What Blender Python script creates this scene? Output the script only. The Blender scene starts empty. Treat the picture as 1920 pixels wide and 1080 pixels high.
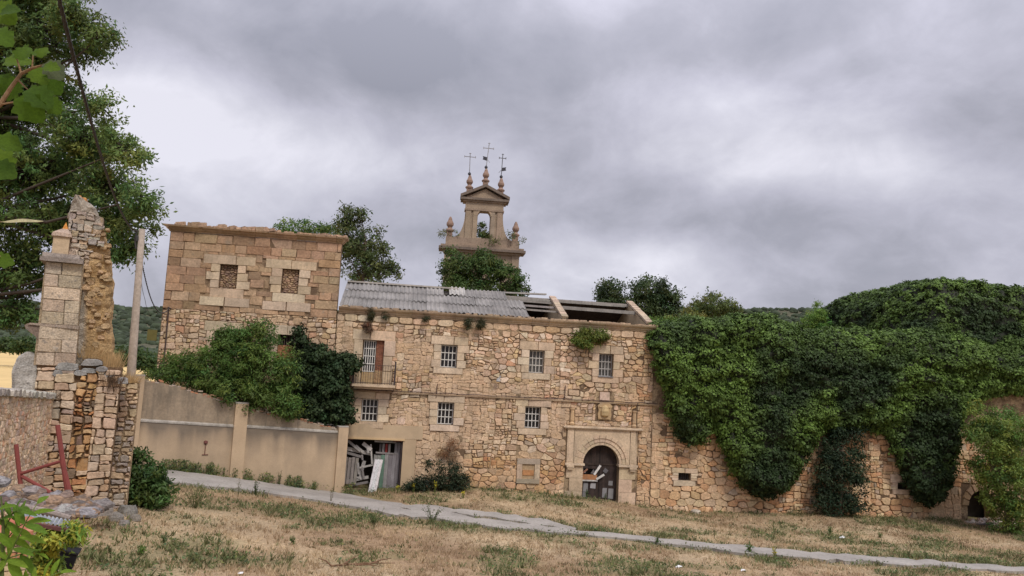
import bpy, math, random
import numpy as np
from mathutils import Matrix, Vector, Euler
random.seed(11); RNG = np.random.default_rng(11)
S = bpy.context.scene
COL = S.collection
rad = math.radians

# ---------------------------------------------------------------- camera
F_PX, PITCH, ROLL, CAM_Z = 1400.0, rad(6.24), .053, 7.35
cam_d = bpy.data.cameras.new('camera'); cam = bpy.data.objects.new('camera', cam_d); COL.objects.link(cam)
cam_d.sensor_width = 36; cam_d.lens = 36*F_PX/1920; cam_d.clip_end = 9000; cam_d.clip_start = .05
CAM_R = Matrix.Rotation(math.pi/2+PITCH, 3, 'X') @ Matrix.Rotation(ROLL, 3, 'Z')
cam.matrix_world = Matrix.Translation((0, 0, CAM_Z)) @ CAM_R.to_4x4()
S.camera = cam

# ---------------------------------------------------------------- world, sun, exposure
SUN_EL, SUN_AZ = rad(52), rad(28)      # sun behind the camera, a little to its right, behind cloud
W = bpy.data.worlds.new('World'); S.world = W; W.use_nodes = True
def build_world():
    nt = W.node_tree; nt.nodes.clear(); L = nt.links.new
    def N(t, **k):
        n = nt.nodes.new(t)
        for a, b in k.items(): setattr(n, a, b)
        return n
    def M(op, a, b=None, clamp=False):
        n = N('ShaderNodeMath', operation=op, use_clamp=clamp)
        for i, v in enumerate((a, b)):
            if v is None: continue
            if isinstance(v, (int, float)): n.inputs[i].default_value = v
            else: L(v, n.inputs[i])
        return n.outputs[0]
    out = N('ShaderNodeOutputWorld')
    tc = N('ShaderNodeTexCoord'); d = tc.outputs['Generated']
    sky = N('ShaderNodeTexSky', sky_type='NISHITA', sun_disc=False)
    sky.sun_elevation = SUN_EL; sky.sun_rotation = math.pi-SUN_AZ
    b1 = N('ShaderNodeBackground'); L(sky.outputs[0], b1.inputs[0]); b1.inputs[1].default_value = .08
    sep = N('ShaderNodeSeparateXYZ'); L(d, sep.inputs[0])
    zc = M('MAXIMUM', sep.outputs[2], 0.0)
    den = M('ADD', zc, .6)
    cx = M('DIVIDE', sep.outputs[0], den); cy = M('DIVIDE', sep.outputs[1], den)
    comb = N('ShaderNodeCombineXYZ'); L(cx, comb.inputs[0]); L(cy, comb.inputs[1])
    def noise(scale, det, rough, off, dist=0.0):
        mp = N('ShaderNodeMapping'); mp.inputs['Location'].default_value = off; L(comb.outputs[0], mp.inputs[0])
        n = N('ShaderNodeTexNoise'); n.inputs['Scale'].default_value = scale; n.inputs['Detail'].default_value = det
        n.inputs['Roughness'].default_value = rough; n.inputs['Distortion'].default_value = dist
        L(mp.outputs[0], n.inputs['Vector']); return n.outputs['Fac']
    n1 = noise(2.3, 7, .52, (3.1, 7.7, 0), .35)
    n2 = noise(7.4, 8, .6, (1.3, 2.2, 5), .3)
    v = M('ADD', M('MULTIPLY', n1, 1.0), M('MULTIPLY', n2, .45))
    v = M('SUBTRACT', v, .725)
    # the cloud masses this sky shows: (pixel x, y, half width, half height, lighter/darker)
    for px, py, wx, wy, a in CLOUDS:
        q = CAM_R @ Vector(((px-960)/F_PX, (540-py)/F_PX, -1)); q.normalize()
        sub = N('ShaderNodeVectorMath', operation='SUBTRACT'); L(d, sub.inputs[0]); sub.inputs[1].default_value = q
        mul = N('ShaderNodeVectorMath', operation='MULTIPLY'); L(sub.outputs[0], mul.inputs[0])
        mul.inputs[1].default_value = (F_PX/wx, 1.0, F_PX/wy)
        ln = N('ShaderNodeVectorMath', operation='LENGTH'); L(mul.outputs[0], ln.inputs[0])
        mr = N('ShaderNodeMapRange', interpolation_type='SMOOTHSTEP'); L(ln.outputs[1], mr.inputs[0])
        mr.inputs[1].default_value = 0; mr.inputs[2].default_value = 1.3; mr.inputs[3].default_value = a; mr.inputs[4].default_value = 0
        v = M('ADD', v, mr.outputs[0])
    v = M('ADD', M('MULTIPLY', v, 1.6), .48)
    cr = N('ShaderNodeValToRGB'); L(v, cr.inputs[0])
    e = cr.color_ramp.elements
    e[0].position = 0.0; e[0].color = (.30, .305, .365, 1); e[1].position = 1.0; e[1].color = (.83, .82, .91, 1)
    for p, c in ((.3, (.40, .40, .47, 1)), (.55, (.53, .525, .615, 1)), (.8, (.68, .675, .765, 1))):
        k = e.new(p); k.color = c
    # overcast sky brightens towards the zenith
    zen = N('ShaderNodeMapRange'); L(zc, zen.inputs[0])
    zen.inputs[1].default_value = .3; zen.inputs[2].default_value = 1; zen.inputs[3].default_value = 1; zen.inputs[4].default_value = 3.0
    sc = N('ShaderNodeVectorMath', operation='SCALE'); L(cr.outputs[0], sc.inputs[0]); L(zen.outputs[0], sc.inputs[3])
    b2 = N('ShaderNodeBackground'); L(sc.outputs[0], b2.inputs[0]); b2.inputs[1].default_value = SKY_GAIN
    mix = N('ShaderNodeMixShader'); mix.inputs[0].default_value = .96
    L(b1.outputs[0], mix.inputs[1]); L(b2.outputs[0], mix.inputs[2]); L(mix.outputs[0], out.inputs[0])
SKY_GAIN = .732
CLOUDS = [(330, 230, 330, 130, .25), (620, 300, 330, 110, .19), (450, 470, 420, 90, .14), (500, 330, 300, 60, -.05), (1480, 250, 330, 120, .22), (1690, 300, 260, 60, .10),
          (1180, 510, 330, 80, .20), (1000, 90, 620, 160, -.16), (1180, 390, 360, 80, -.14), (1640, 470, 420, 90, -.09), (1850, 220, 170, 110, -.16),
          (560, 60, 420, 110, -.10), (1500, 40, 500, 100, -.04), (120, 560, 400, 60, .05)]
build_world()
sun_d = bpy.data.lights.new('sun', 'SUN'); sun_d.energy = 1.5; sun_d.angle = rad(14); sun_d.color = (1, .93, .82)
sun = bpy.data.objects.new('sun', sun_d); COL.objects.link(sun)
sun.rotation_euler = (math.pi/2-SUN_EL, 0, SUN_AZ)
S.view_settings.view_transform = 'Standard'; S.view_settings.look = 'None'
S.view_settings.gamma = 1; S.view_settings.exposure = .45; S.view_settings.use_curve_mapping = False
S.cycles.max_bounces = 6; S.cycles.transparent_max_bounces = 4; S.cycles.caustics_reflective = False; S.cycles.caustics_refractive = False

# ---------------------------------------------------------------- surveying helpers
C0 = Vector((0, 0, CAM_Z))
def ray(px, py): return CAM_R @ Vector(((px-960)/F_PX, (540-py)/F_PX, -1))
def at(px, py, Y): d = ray(px, py); return C0 + d*(Y/d.y)
class Frame:
    """a vertical reference plane standing in the place: local x along it, y away from the viewer, z up"""
    def __init__(s, o, yaw):
        s.o = Vector((o[0], o[1], 0)); s.yaw = yaw
        s.U = Vector((math.cos(yaw), math.sin(yaw), 0)); s.N = Vector((-math.sin(yaw), math.cos(yaw), 0))
    def on(s, px, py, y=0):
        d = ray(px, py); t = ((s.o-C0).dot(s.N)+y)/d.dot(s.N); p = C0+d*t
        return (p-s.o).dot(s.U), p.z
    def world(s, x, y, z): return s.o+s.U*x+s.N*y+Vector((0, 0, z))
    def place(s, o): o.location = s.o; o.rotation_euler = (0, 0, s.yaw)
FAC = Frame((5.832, 45), rad(8))

# value noise for layout
def vnoise(x, y, seed=0):
    x = np.asarray(x, float); y = np.asarray(y, float)
    xi = np.floor(x).astype(np.int64); yi = np.floor(y).astype(np.int64); fx = x-xi; fy = y-yi
    fx = fx*fx*(3-2*fx); fy = fy*fy*(3-2*fy)
    def h(a, b):
        n = (a*374761393+b*668265263+seed*1442695041) & 0xffffffff
        n = ((n ^ (n >> 13))*1274126177) & 0xffffffff
        return ((n ^ (n >> 16)) & 0xffff)/65535.0
    return (h(xi, yi)*(1-fx)+h(xi+1, yi)*fx)*(1-fy)+(h(xi, yi+1)*(1-fx)+h(xi+1, yi+1)*fx)*fy
def fbm(x, y, seed=0, o=4):
    s = 0; a = .5; t = 0
    for i in range(o):
        s = s+a*vnoise(np.asarray(x)*2**i, np.asarray(y)*2**i, seed+i*7); t += a; a *= .5
    return s/t

# ---------------------------------------------------------------- materials
MATS = {}
def material(name, base=(1, 1, 1), col=True, rough=.9, n_scale=3.0, n_amp=.3, f_scale=25.0, f_amp=.25, bump=.4, bump_scale=20.0,
             spots=None, spec=.2, trans=0.0, metal=0.0, streak=None, bdist=.02):
    """Col attribute x base, broad and fine noise variation, optional spots (colour, scale, threshold), bump"""
    m = bpy.data.materials.new(name); m.use_nodes = True; nt = m.node_tree; L = nt.links.new
    p = nt.nodes['Principled BSDF']; p.inputs['Roughness'].default_value = rough; p.inputs['Metallic'].default_value = metal
    p.inputs['Specular IOR Level'].default_value = spec
    def N(t, **k):
        n = nt.nodes.new(t)
        for a, b in k.items(): setattr(n, a, b)
        return n
    tc = N('ShaderNodeTexCoord'); vec = tc.outputs['Object']
    def noise(sc, det=4, r=.6, v=None):
        n = N('ShaderNodeTexNoise'); n.inputs['Scale'].default_value = sc; n.inputs['Detail'].default_value = det; n.inputs['Roughness'].default_value = r
        L(v or vec, n.inputs['Vector']); return n.outputs['Fac']
    def mr(v, a, b, c, d, smooth=False):
        n = N('ShaderNodeMapRange'); L(v, n.inputs[0])
        for i, q in enumerate((a, b, c, d)): n.inputs[i+1].default_value = q
        return n.outputs[0]
    def mixc(fac, a, b, mode='MIX'):
        n = N('ShaderNodeMix', data_type='RGBA', blend_type=mode)
        if isinstance(fac, (int, float)): n.inputs[0].default_value = fac
        else: L(fac, n.inputs[0])
        for i, q in ((6, a), (7, b)):
            if isinstance(q, tuple): n.inputs[i].default_value = q if len(q) == 4 else q+(1,)
            else: L(q, n.inputs[i])
        return n.outputs[2]
    def scale(c, f):
        n = N('ShaderNodeVectorMath', operation='SCALE'); L(c, n.inputs[0]); L(f, n.inputs[3]); return n.outputs[0]
    if col:
        at_ = N('ShaderNodeAttribute', attribute_name='Col'); c = at_.outputs['Color']
        c = mixc(1.0, c, tuple(base), 'MULTIPLY')
    else:
        rgb = N('ShaderNodeRGB'); rgb.outputs[0].default_value = tuple(base)+(1,); c = rgb.outputs[0]
    if n_amp: c = scale(c, mr(noise(n_scale), .3, .7, 1-n_amp, 1+n_amp))
    if f_amp: c = scale(c, mr(noise(f_scale, 5, .7), .3, .7, 1-f_amp, 1+f_amp))
    if spots:
        for sc_, th, colr, amt in spots:
            f = mr(noise(sc_, 5, .65), th, th+.09, 0, amt); c = mixc(f, c, tuple(colr))
    if streak:
        sx, sz, th, colr, amt = streak
        mp = N('ShaderNodeMapping'); mp.inputs['Scale'].default_value = (sx, sx, sz); L(vec, mp.inputs[0])
        f = mr(noise(1.0, 4, .6, mp.outputs[0]), th, th+.2, 0, amt); c = mixc(f, c, tuple(colr))
    L(c, p.inputs['Base Color'])
    if bump:
        b = N('ShaderNodeBump'); b.inputs['Strength'].default_value = bump; b.inputs['Distance'].default_value = bdist
        L(noise(bump_scale, 6, .65), b.inputs['Height']); L(b.outputs[0], p.inputs['Normal'])
    if trans:
        tr = N('ShaderNodeBsdfTranslucent'); L(c, tr.inputs[0]); mx = N('ShaderNodeMixShader'); mx.inputs[0].default_value = trans
        L(p.outputs[0], mx.inputs[1]); L(tr.outputs[0], mx.inputs[2]); L(mx.outputs[0], nt.nodes['Material Output'].inputs[0])
    MATS[name] = m; return m
STONE = material('sandstone', base=(1.06, 1.02, 1.0), n_scale=1.1, n_amp=.20, f_scale=9, f_amp=.30, bump=.7, bump_scale=12, bdist=.05,
                 spots=[(2.3, .6, (.30, .25, .19), .55), (14, .64, (.20, .16, .12), .5)], streak=(1.1, .16, .56, (.25, .205, .16), .45))
MORTAR = material('lime_mortar', n_scale=.9, n_amp=.35, f_scale=12, f_amp=.35, bump=.9, bump_scale=14, bdist=.05, spots=[(.7, .46, (.13, .085, .055), .85), (4, .56, (.10, .065, .04), .7)])
DRESSED = material('dressed_stone', n_scale=.8, n_amp=.2, f_scale=9, f_amp=.2, bump=.5, bump_scale=18, bdist=.03, spots=[(1.4, .57, (.33, .26, .19), .55), (6, .63, (.24, .18, .13), .5)], streak=(3.5, .5, .58, (.27, .21, .16), .5))
LICHEN = material('lichen_stone', n_scale=2, n_amp=.25, f_scale=22, f_amp=.4, bump=1, bump_scale=18, bdist=.04, spots=[(9, .56, (.16, .15, .14), .6), (5, .62, (.46, .42, .36), .5)])
SLAB = material('roof_slab', n_scale=2, n_amp=.3, f_scale=16, f_amp=.45, bump=1, bump_scale=16, bdist=.04, spots=[(5, .5, (.07, .06, .055), .7), (9, .6, (.38, .36, .33), .55), (3, .64, (.26, .13, .06), .6)])
CORE = material('rubble_core', n_scale=2.2, n_amp=.3, f_scale=16, f_amp=.35, bump=1, bump_scale=11, bdist=.12, spots=[(6, .6, (.22, .14, .08), .6)])
PLASTER = material('plaster', n_scale=.7, n_amp=.12, f_scale=30, f_amp=.1, bump=.25, bump_scale=40, streak=(1.2, .35, .56, (.25, .20, .15), .45))
STAINED = material('stained_plaster', n_scale=.9, n_amp=.25, f_scale=9, f_amp=.2, bump=.3, bump_scale=30, streak=(2.2, .5, .5, (.14, .12, .095), .7))
WOODGREY = material('weathered_wood', n_scale=2, n_amp=.2, f_scale=40, f_amp=.25, bump=.5, bump_scale=40, streak=(26, 1.5, .5, (.12, .11, .11), .6))
DARKWOOD = material('dark_wood', n_scale=3, n_amp=.25, f_scale=40, f_amp=.3, bump=.4, bump_scale=40, streak=(18, 1, .55, (.09, .07, .06), .5))
FIBRO = material('fibre_cement', n_scale=1.2, n_amp=.22, f_scale=16, f_amp=.25, bump=.3, bump_scale=30, spots=[(4, .64, (.16, .15, .14), .6), (7, .68, (.5, .5, .48), .6)])
BRICK = material('brick', n_scale=6, n_amp=.2, f_scale=30, f_amp=.25, bump=.6, bump_scale=30)
PAINT = material('old_paint', n_scale=5, n_amp=.12, f_scale=50, f_amp=.12, bump=.15, bump_scale=50)
IRON = material('iron', n_scale=5, n_amp=.25, f_scale=50, f_amp=.25, bump=.2, rough=.65, spec=.4)
CONCRETE = material('concrete', n_scale=.6, n_amp=.2, f_scale=9, f_amp=.22, bump=.4, bump_scale=30, spots=[(1.6, .62, (.22, .19, .16), .4)])
GROUND = material('dry_turf', n_scale=.5, n_amp=.22, f_scale=9, f_amp=.4, bump=1, bump_scale=6, bdist=.12, spots=[(2.6, .62, (.17, .105, .06), .55), (1.3, .66, (.36, .23, .13), .5)])
FIELD = material('stubble', n_scale=.02, n_amp=.12, f_scale=.5, f_amp=.1, bump=0)
LEAF = material('leaf', base=(1.25, 1.25, 1.1), n_scale=.6, n_amp=.12, f_amp=0, bump=0, rough=.55, spec=.3, trans=.36)
LEAFDARK = material('ivy_leaf', n_scale=.5, n_amp=.15, f_amp=0, bump=0, rough=.6, spec=.22, trans=.2)
BIGLEAF = material('broad_leaf', base=(1.25, 1.2, .8), n_scale=8, n_amp=.2, f_scale=60, f_amp=.2, bump=.4, bump_scale=40, rough=.6, spec=.2, trans=.55)
STRAW = material('straw', n_scale=.6, n_amp=.15, f_amp=0, bump=0, rough=.8, trans=.2)
BARK = material('bark', n_scale=3, n_amp=.2, f_scale=20, f_amp=.3, bump=.8, bump_scale=18)
HILL = material('scrub_hill', n_scale=.004, n_amp=.15, f_scale=.11, f_amp=.4, bump=0)
def glass():
    m = bpy.data.materials.new('dark_glass'); m.use_nodes = True; p = m.node_tree.nodes['Principled BSDF']
    p.inputs['Base Color'].default_value = (.02, .02, .022, 1); p.inputs['Roughness'].default_value = .25; p.inputs['Specular IOR Level'].default_value = .4
    return m
GLASS = glass()
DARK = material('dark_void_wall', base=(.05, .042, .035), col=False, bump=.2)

# ---------------------------------------------------------------- objects
def tag(o, label=None, cat=None, group=None, kind=None):
    if label: o['label'] = label
    if cat: o['category'] = cat
    if group: o['group'] = group
    if kind: o['kind'] = kind
    return o
def empty(name, loc=(0, 0, 0), rz=0, label=None, cat=None, group=None):
    o = bpy.data.objects.new(name, None); COL.objects.link(o); o.location = loc; o.rotation_euler = (0, 0, rz); o.empty_display_size = .2
    return tag(o, label, cat, group)
def framed(name, fr, label, cat, group=None):
    o = empty(name, fr.o, fr.yaw, label, cat, group); return o
def link(name, me, parent=None):
    o = bpy.data.objects.new(name, me); COL.objects.link(o)
    if parent is not None: o.parent = parent
    return o
def setcol(me, cols):
    a = me.color_attributes.new('Col', 'FLOAT_COLOR', 'POINT')
    c = np.ones((len(me.vertices), 4), np.float32); c[:, :3] = cols; a.data.foreach_set('color', c.ravel())
class MB:
    def __init__(s): s.v = []; s.f = []; s.c = []
    def add(s, vs, fs, col=(1, 1, 1)):
        o = len(s.v); s.v.extend(tuple(q) for q in vs); s.f.extend(tuple(i+o for i in f) for f in fs); s.c.extend([tuple(col[:3])]*len(vs)); return s
    def box(s, x0, x1, y0, y1, z0, z1, col=(1, 1, 1)):
        return s.add([(x0, y0, z0), (x1, y0, z0), (x1, y1, z0), (x0, y1, z0), (x0, y0, z1), (x1, y0, z1), (x1, y1, z1), (x0, y1, z1)],
                     [(0, 3, 2, 1), (4, 5, 6, 7), (0, 1, 5, 4), (1, 2, 6, 5), (2, 3, 7, 6), (3, 0, 4, 7)], col)
    def bar(s, a, b, w, t=None, col=(1, 1, 1), up=(0, 0, 1)):
        a = Vector(a); b = Vector(b); t = t or w; d = (b-a).normalized(); u = Vector(up)
        if abs(d.dot(u)) > .95: u = Vector((0, 1, 0))
        r = d.cross(u).normalized()*w/2; q = r.cross(d).normalized()*t/2
        vs = [a-r-q, a+r-q, a+r+q, a-r+q, b-r-q, b+r-q, b+r+q, b-r+q]
        return s.add(vs, [(0, 1, 2, 3), (7, 6, 5, 4), (0, 4, 5, 1), (1, 5, 6, 2), (2, 6, 7, 3), (3, 7, 4, 0)], col)
    def tube(s, pts, rs, n=6, col=(1, 1, 1), cap=True):
        pts = [Vector(p) for p in pts]
        if not hasattr(rs, '__len__'): rs = [rs]*len(pts)
        vs = []; prev = None
        for i, p in enumerate(pts):
            d = (pts[min(i+1, len(pts)-1)]-pts[max(i-1, 0)]).normalized()
            if prev is None:
                u = Vector((0, 0, 1)) if abs(d.z) < .9 else Vector((1, 0, 0)); r = d.cross(u).normalized()
            else: r = (prev-d*prev.dot(d)).normalized()
            prev = r; q = d.cross(r)
            for k in range(n):
                a = 2*math.pi*k/n; vs.append(p+(r*math.cos(a)+q*math.sin(a))*rs[i])
        fs = [(i*n+k, i*n+(k+1) % n, (i+1)*n+(k+1) % n, (i+1)*n+k) for i in range(len(pts)-1) for k in range(n)]
        if cap: fs += [tuple(range(n))[::-1], tuple((len(pts)-1)*n+k for k in range(n))]
        return s.add(vs, fs, col)
    def lathe(s, x, y, prof, n=12, col=(1, 1, 1)):
        vs = [(x+r*math.cos(2*math.pi*k/n), y+r*math.sin(2*math.pi*k/n), z) for r, z in prof for k in range(n)]
        fs = [(i*n+k, i*n+(k+1) % n, (i+1)*n+(k+1) % n, (i+1)*n+k) for i in range(len(prof)-1) for k in range(n)]
        fs += [tuple(range(n))[::-1], tuple((len(prof)-1)*n+k for k in range(n))]
        return s.add(vs, fs, col)
    def prism(s, poly, y0, y1, col=(1, 1, 1)):
        """polygon in x,z extruded along y (y0 front)"""
        n = len(poly); vs = [(x, y0, z) for x, z in poly]+[(x, y1, z) for x, z in poly]
        return s.add(vs, [tuple(range(n)), tuple(range(2*n-1, n-1, -1))]+[(i, i+n, (i+1) % n+n, (i+1) % n) for i in range(n)], col)
    def mesh(s, name, mat):
        me = bpy.data.meshes.new(name); me.from_pydata(s.v, [], s.f); me.materials.append(mat); setcol(me, np.array(s.c, np.float32).reshape(-1, 3)); me.update(); return me
    def build(s, name, mat, parent=None, smooth=False, **k):
        me = s.mesh(name, mat)
        if smooth: me.polygons.foreach_set('use_smooth', [True]*len(me.polygons))
        return tag(link(name, me, parent), **k)
def tint(c, a=.12, h=.03):
    k = 1+random.uniform(-a, a); return tuple(max(.01, q*k+random.uniform(-h, h)*q) for q in c)

# ---- masonry: irregular stones as clipped cells
def clip_poly(poly, px, pz, nx, nz):
    out = []; n = len(poly)
    for i in range(n):
        a = poly[i]; b = poly[(i+1) % n]
        da = (a[0]-px)*nx+(a[1]-pz)*nz; db = (b[0]-px)*nx+(b[1]-pz)*nz
        if da <= 0: out.append(a)
        if (da < 0 < db) or (db < 0 < da):
            t = da/(da-db); out.append((a[0]+(b[0]-a[0])*t, a[1]+(b[1]-a[1])*t))
    return out
def area(p): return .5*abs(sum(p[i-1][0]*p[i][1]-p[i][0]*p[i-1][1] for i in range(len(p))))
def carve(poly, rects):
    for x0, x1, z0, z1 in rects:
        if len(poly) < 3: return []
        xs = [q[0] for q in poly]; zs = [q[1] for q in poly]
        if max(xs) <= x0 or min(xs) >= x1 or max(zs) <= z0 or min(zs) >= z1: continue
        best = []
        for px, pz, nx, nz in ((x0, 0, 1, 0), (x1, 0, -1, 0), (0, z0, 0, 1), (0, z1, 0, -1)):
            c = clip_poly(poly, px, pz, nx, nz)
            if len(c) > 2 and (not best or area(c) > area(best)): best = c
        poly = best
    return poly if len(poly) > 2 else []
def rubble(x0, x1, z0, z1, rects=(), h=(.30, .52), w=(.8, 1.9), small=.16, seed=1, keep=None):
    rnd = random.Random(seed); sites = []; K = .62; z = z0-.3
    while z < z1+.4:
        hh = rnd.uniform(*h); x = x0-rnd.random()
        while x < x1+.8:
            ww = hh*rnd.uniform(*w)
            sites.append((x+ww/2+rnd.uniform(-.08, .08), z+hh/2+rnd.uniform(-.24, .24)*hh))
            if rnd.random() < small: sites.append((x+ww*rnd.uniform(.7, 1.1), z+hh*rnd.uniform(0, 1)))
            x += ww
        z += hh
    g = {}
    for i, (x, zz) in enumerate(sites): g.setdefault((int(x//1), int(zz//1)), []).append(i)
    polys = []
    for i, (x, zz) in enumerate(sites):
        if not (x0-.3 < x < x1+.3 and z0-.3 < zz < z1+.3): continue
        poly = [(x-1.1, zz-.8), (x+1.1, zz-.8), (x+1.1, zz+.8), (x-1.1, zz+.8)]
        nb = [j for a in (-2, -1, 0, 1, 2) for b in (-1, 0, 1) for j in g.get((int(x//1)+a, int(zz//1)+b), ()) if j != i]
        nb.sort(key=lambda j: ((sites[j][0]-x)*K)**2+(sites[j][1]-zz)**2)
        for j in nb[:22]:
            dx = (sites[j][0]-x)*K*K; dz = sites[j][1]-zz
            poly = clip_poly(poly, (x+sites[j][0])/2, (zz+sites[j][1])/2, dx, dz)
            if len(poly) < 3: break
        for q in ((x0, 0, -1, 0), (x1, 0, 1, 0), (0, z0, 0, -1), (0, z1, 0, 1)):
            if len(poly) > 2: poly = clip_poly(poly, *q)
        if len(poly) < 3: continue
        poly = carve(poly, rects)
        if poly and area(poly) > .012 and (keep is None or keep(sum(p[0] for p in poly)/len(poly), sum(p[1] for p in poly)/len(poly))): polys.append(poly)
    return polys
def ashlar(x0, x1, z0, z1, rects=(), h=(.38, .48), w=(.6, 1.35), seed=1, jit=.015):
    rnd = random.Random(seed); polys = []; z = z0
    while z < z1-.1:
        hh = rnd.uniform(*h); hh = z1-z if z1-z-hh < .2 else hh
        x = x0-rnd.uniform(0, .5)
        while x < x1:
            ww = rnd.uniform(*w); a, b = max(x, x0), min(x+ww, x1)
            if b-a > .08:
                j = lambda: rnd.uniform(-jit, jit)
                p = carve([(a+j(), z+j()), (b+j(), z+j()), (b+j(), z+hh+j()), (a+j(), z+hh+j())], rects)
                if p and area(p) > .02: polys.append(p)
            x += ww
        z += hh
    return polys
def squared(x0, x1, z0, z1, rects=(), wm=(.42, .95), hm=(.24, .50), seed=1, warp=.26, keep=None):
    """roughly squared rubble: cells split again and again, then warped so that no joint runs straight"""
    rnd = random.Random(seed); st = [(x0-.3, x1+.3, z0-.3, z1+.3)]; cells = []
    while st:
        a, b, c, d = st.pop(); w, h = b-a, d-c; W_ = rnd.uniform(*wm); H_ = rnd.uniform(*hm)
        if rnd.random() < .16: W_ *= .55; H_ *= .6
        if w <= W_ and h <= H_: cells.append((a, b, c, d)); continue
        f = rnd.uniform(.36, .64)
        if w/W_ > h/H_*rnd.uniform(.75, 1.3): m = a+w*f; st += [(a, m, c, d), (m, b, c, d)]
        else: m = c+h*f; st += [(a, b, c, m), (a, b, m, d)]
    P = []; own = []
    for a, b, c, d in cells:
        j = lambda k=.035: rnd.uniform(-k, k)
        q = [(a+j(), c+j()), ((a+b)/2+j(), c+j(.02)), (b+j(), c+j()), (b+j(.02), (c+d)/2+j()), (b+j(), d+j()), ((a+b)/2+j(), d+j(.02)), (a+j(), d+j()), (a+j(.02), (c+d)/2+j())]
        own.append(len(q)); P += q
    P = np.array(P); dx = (fbm(P[:, 0]*.8, P[:, 1]*.8, seed)-.5)*warp*1.3; dz = (fbm(P[:, 0]*.75, P[:, 1]*.9, seed+50)-.5)*warp*1.6; P = P+np.stack([dx, dz], 1)
    out = []; i = 0
    for n in own:
        p = [tuple(q) for q in P[i:i+n]]; i += n
        for q in ((x0, 0, -1, 0), (x1, 0, 1, 0), (0, z0, 0, -1), (0, z1, 0, 1)):
            if len(p) > 2: p = clip_poly(p, *q)
        if len(p) < 3: continue
        p = carve(p, rects)
        if p and area(p) > .012 and (keep is None or keep(sum(q[0] for q in p)/len(p), sum(q[1] for q in p)/len(p))): out.append(p)
    return out
def mixed(x0, x1, z0, z1, rects, seed, k=1.0, keep=None, thr=.44):
    """rubble that changes hands: patches of rounded stones among patches of squared ones"""
    a = squared(x0, x1, z0, z1, rects, wm=(.42*k, 1.0*k), hm=(.27*k, .56*k), seed=seed, warp=.34, keep=keep); b = rubble(x0, x1, z0, z1, rects, h=(.30*k, .54*k), w=(.8, 1.9), seed=seed+1, small=.3, keep=keep)
    n = lambda p: float(fbm(np.array([sum(q[0] for q in p)/len(p)*.33]), np.array([sum(q[1] for q in p)/len(p)*.42]), seed+9)[0])
    return [p for p in a if n(p) > thr]+[p for p in b if n(p) <= thr]
PAL = [((.525, .39, .26), 6), ((.57, .445, .31), 4), ((.465, .325, .20), 2.2), ((.45, .365, .27), 1.5), ((.53, .39, .225), 1.4), ((.62, .515, .39), 1.8), ((.50, .31, .195), .35)]
def pal(rnd, p=PAL):
    c = rnd.choices([q[0] for q in p], [q[1] for q in p])[0]; k = rnd.uniform(.82, 1.14); return tuple(q*k*rnd.uniform(.96, 1.04) for q in c)
def stone_geo(poly, rnd, proud=(.03, .085), gap=(.006, .032), roundc=True, fn=None, back=.05):
    if sum(poly[i-1][0]*poly[i][1]-poly[i][0]*poly[i-1][1] for i in range(len(poly))) < 0: poly = poly[::-1]
    if roundc:
        q = []
        for i in range(len(poly)):
            a, b, c = poly[i-1], poly[i], poly[(i+1) % len(poly)]; t = rnd.uniform(.10, .30)
            q += [(b[0]+(a[0]-b[0])*t, b[1]+(a[1]-b[1])*t), (b[0]+(c[0]-b[0])*t, b[1]+(c[1]-b[1])*t)]
        poly = q
    n = len(poly); cx = sum(p[0] for p in poly)/n; cz = sum(p[1] for p in poly)/n
    g = rnd.uniform(*gap); y = -rnd.uniform(*proud); ax = rnd.uniform(-.07, .07); az = rnd.uniform(-.07, .07)
    def ring(inset, yy, tilt):
        o = []
        for x, z in poly:
            d = math.hypot(x-cx, z-cz)+1e-6; k = max(.25, 1-inset/d)
            xx = cx+(x-cx)*k; zz = cz+(z-cz)*k; o.append((xx, yy+tilt*(ax*(xx-cx)+az*(zz-cz)+rnd.uniform(-.006, .006)), zz))
        return o
    vs = ring(g, back, 0)+ring(g+.004, y*.45, .6)+ring(g+.028, y, 1)
    fs = [tuple(range(2*n, 3*n))]
    for r in (0, 1): fs += [(r*n+i, r*n+(i+1) % n, (r+1)*n+(i+1) % n, (r+1)*n+i) for i in range(n)]
    if fn: vs = [fn(*p) for p in vs]
    return vs, fs
def lay(parent, polys, name='stone', mat=None, rest='small_stones', limit=300, seed=5, palette=PAL, colf=None, fn=None, smear=False, **kw):
    """the largest stones become parts one by one, the rest one part"""
    rnd = random.Random(seed); mat = mat or STONE
    polys = sorted(polys, key=area, reverse=True); mb = MB()
    for i, p in enumerate(polys):
        cx = sum(q[0] for q in p)/len(p); cz = sum(q[1] for q in p)/len(p)
        c = colf(rnd, cx, cz) if colf else pal(rnd, palette); kk = dict(kw)
        if smear:
            sm = float(fbm(np.array([cx*.42]), np.array([cz*.5]), seed+70)[0]); pt = float(fbm(np.array([cx*.3+5]), np.array([cz*.35]), seed+90)[0])
            c = tuple(v*(.86+.30*pt)*(1 if pt < .5 else t_) for v, t_ in zip(c, (1.03, 1.03, 1.05)))
            if sm > .53: f = min(1, (sm-.53)*8); c = tuple(v*(1-.75*f)+u*.75*f for v, u in zip(c, (.545, .405, .27))); kk['proud'] = (.012, .03); kk['gap'] = (.0, .012)
        vs, fs = stone_geo(p, rnd, fn=fn, **kk)
        if i < limit: MB().add(vs, fs, c).build(name, mat, parent)
        else: mb.add(vs, fs, c)
    if mb.v: mb.build(rest, mat, parent, kind='stuff')
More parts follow.
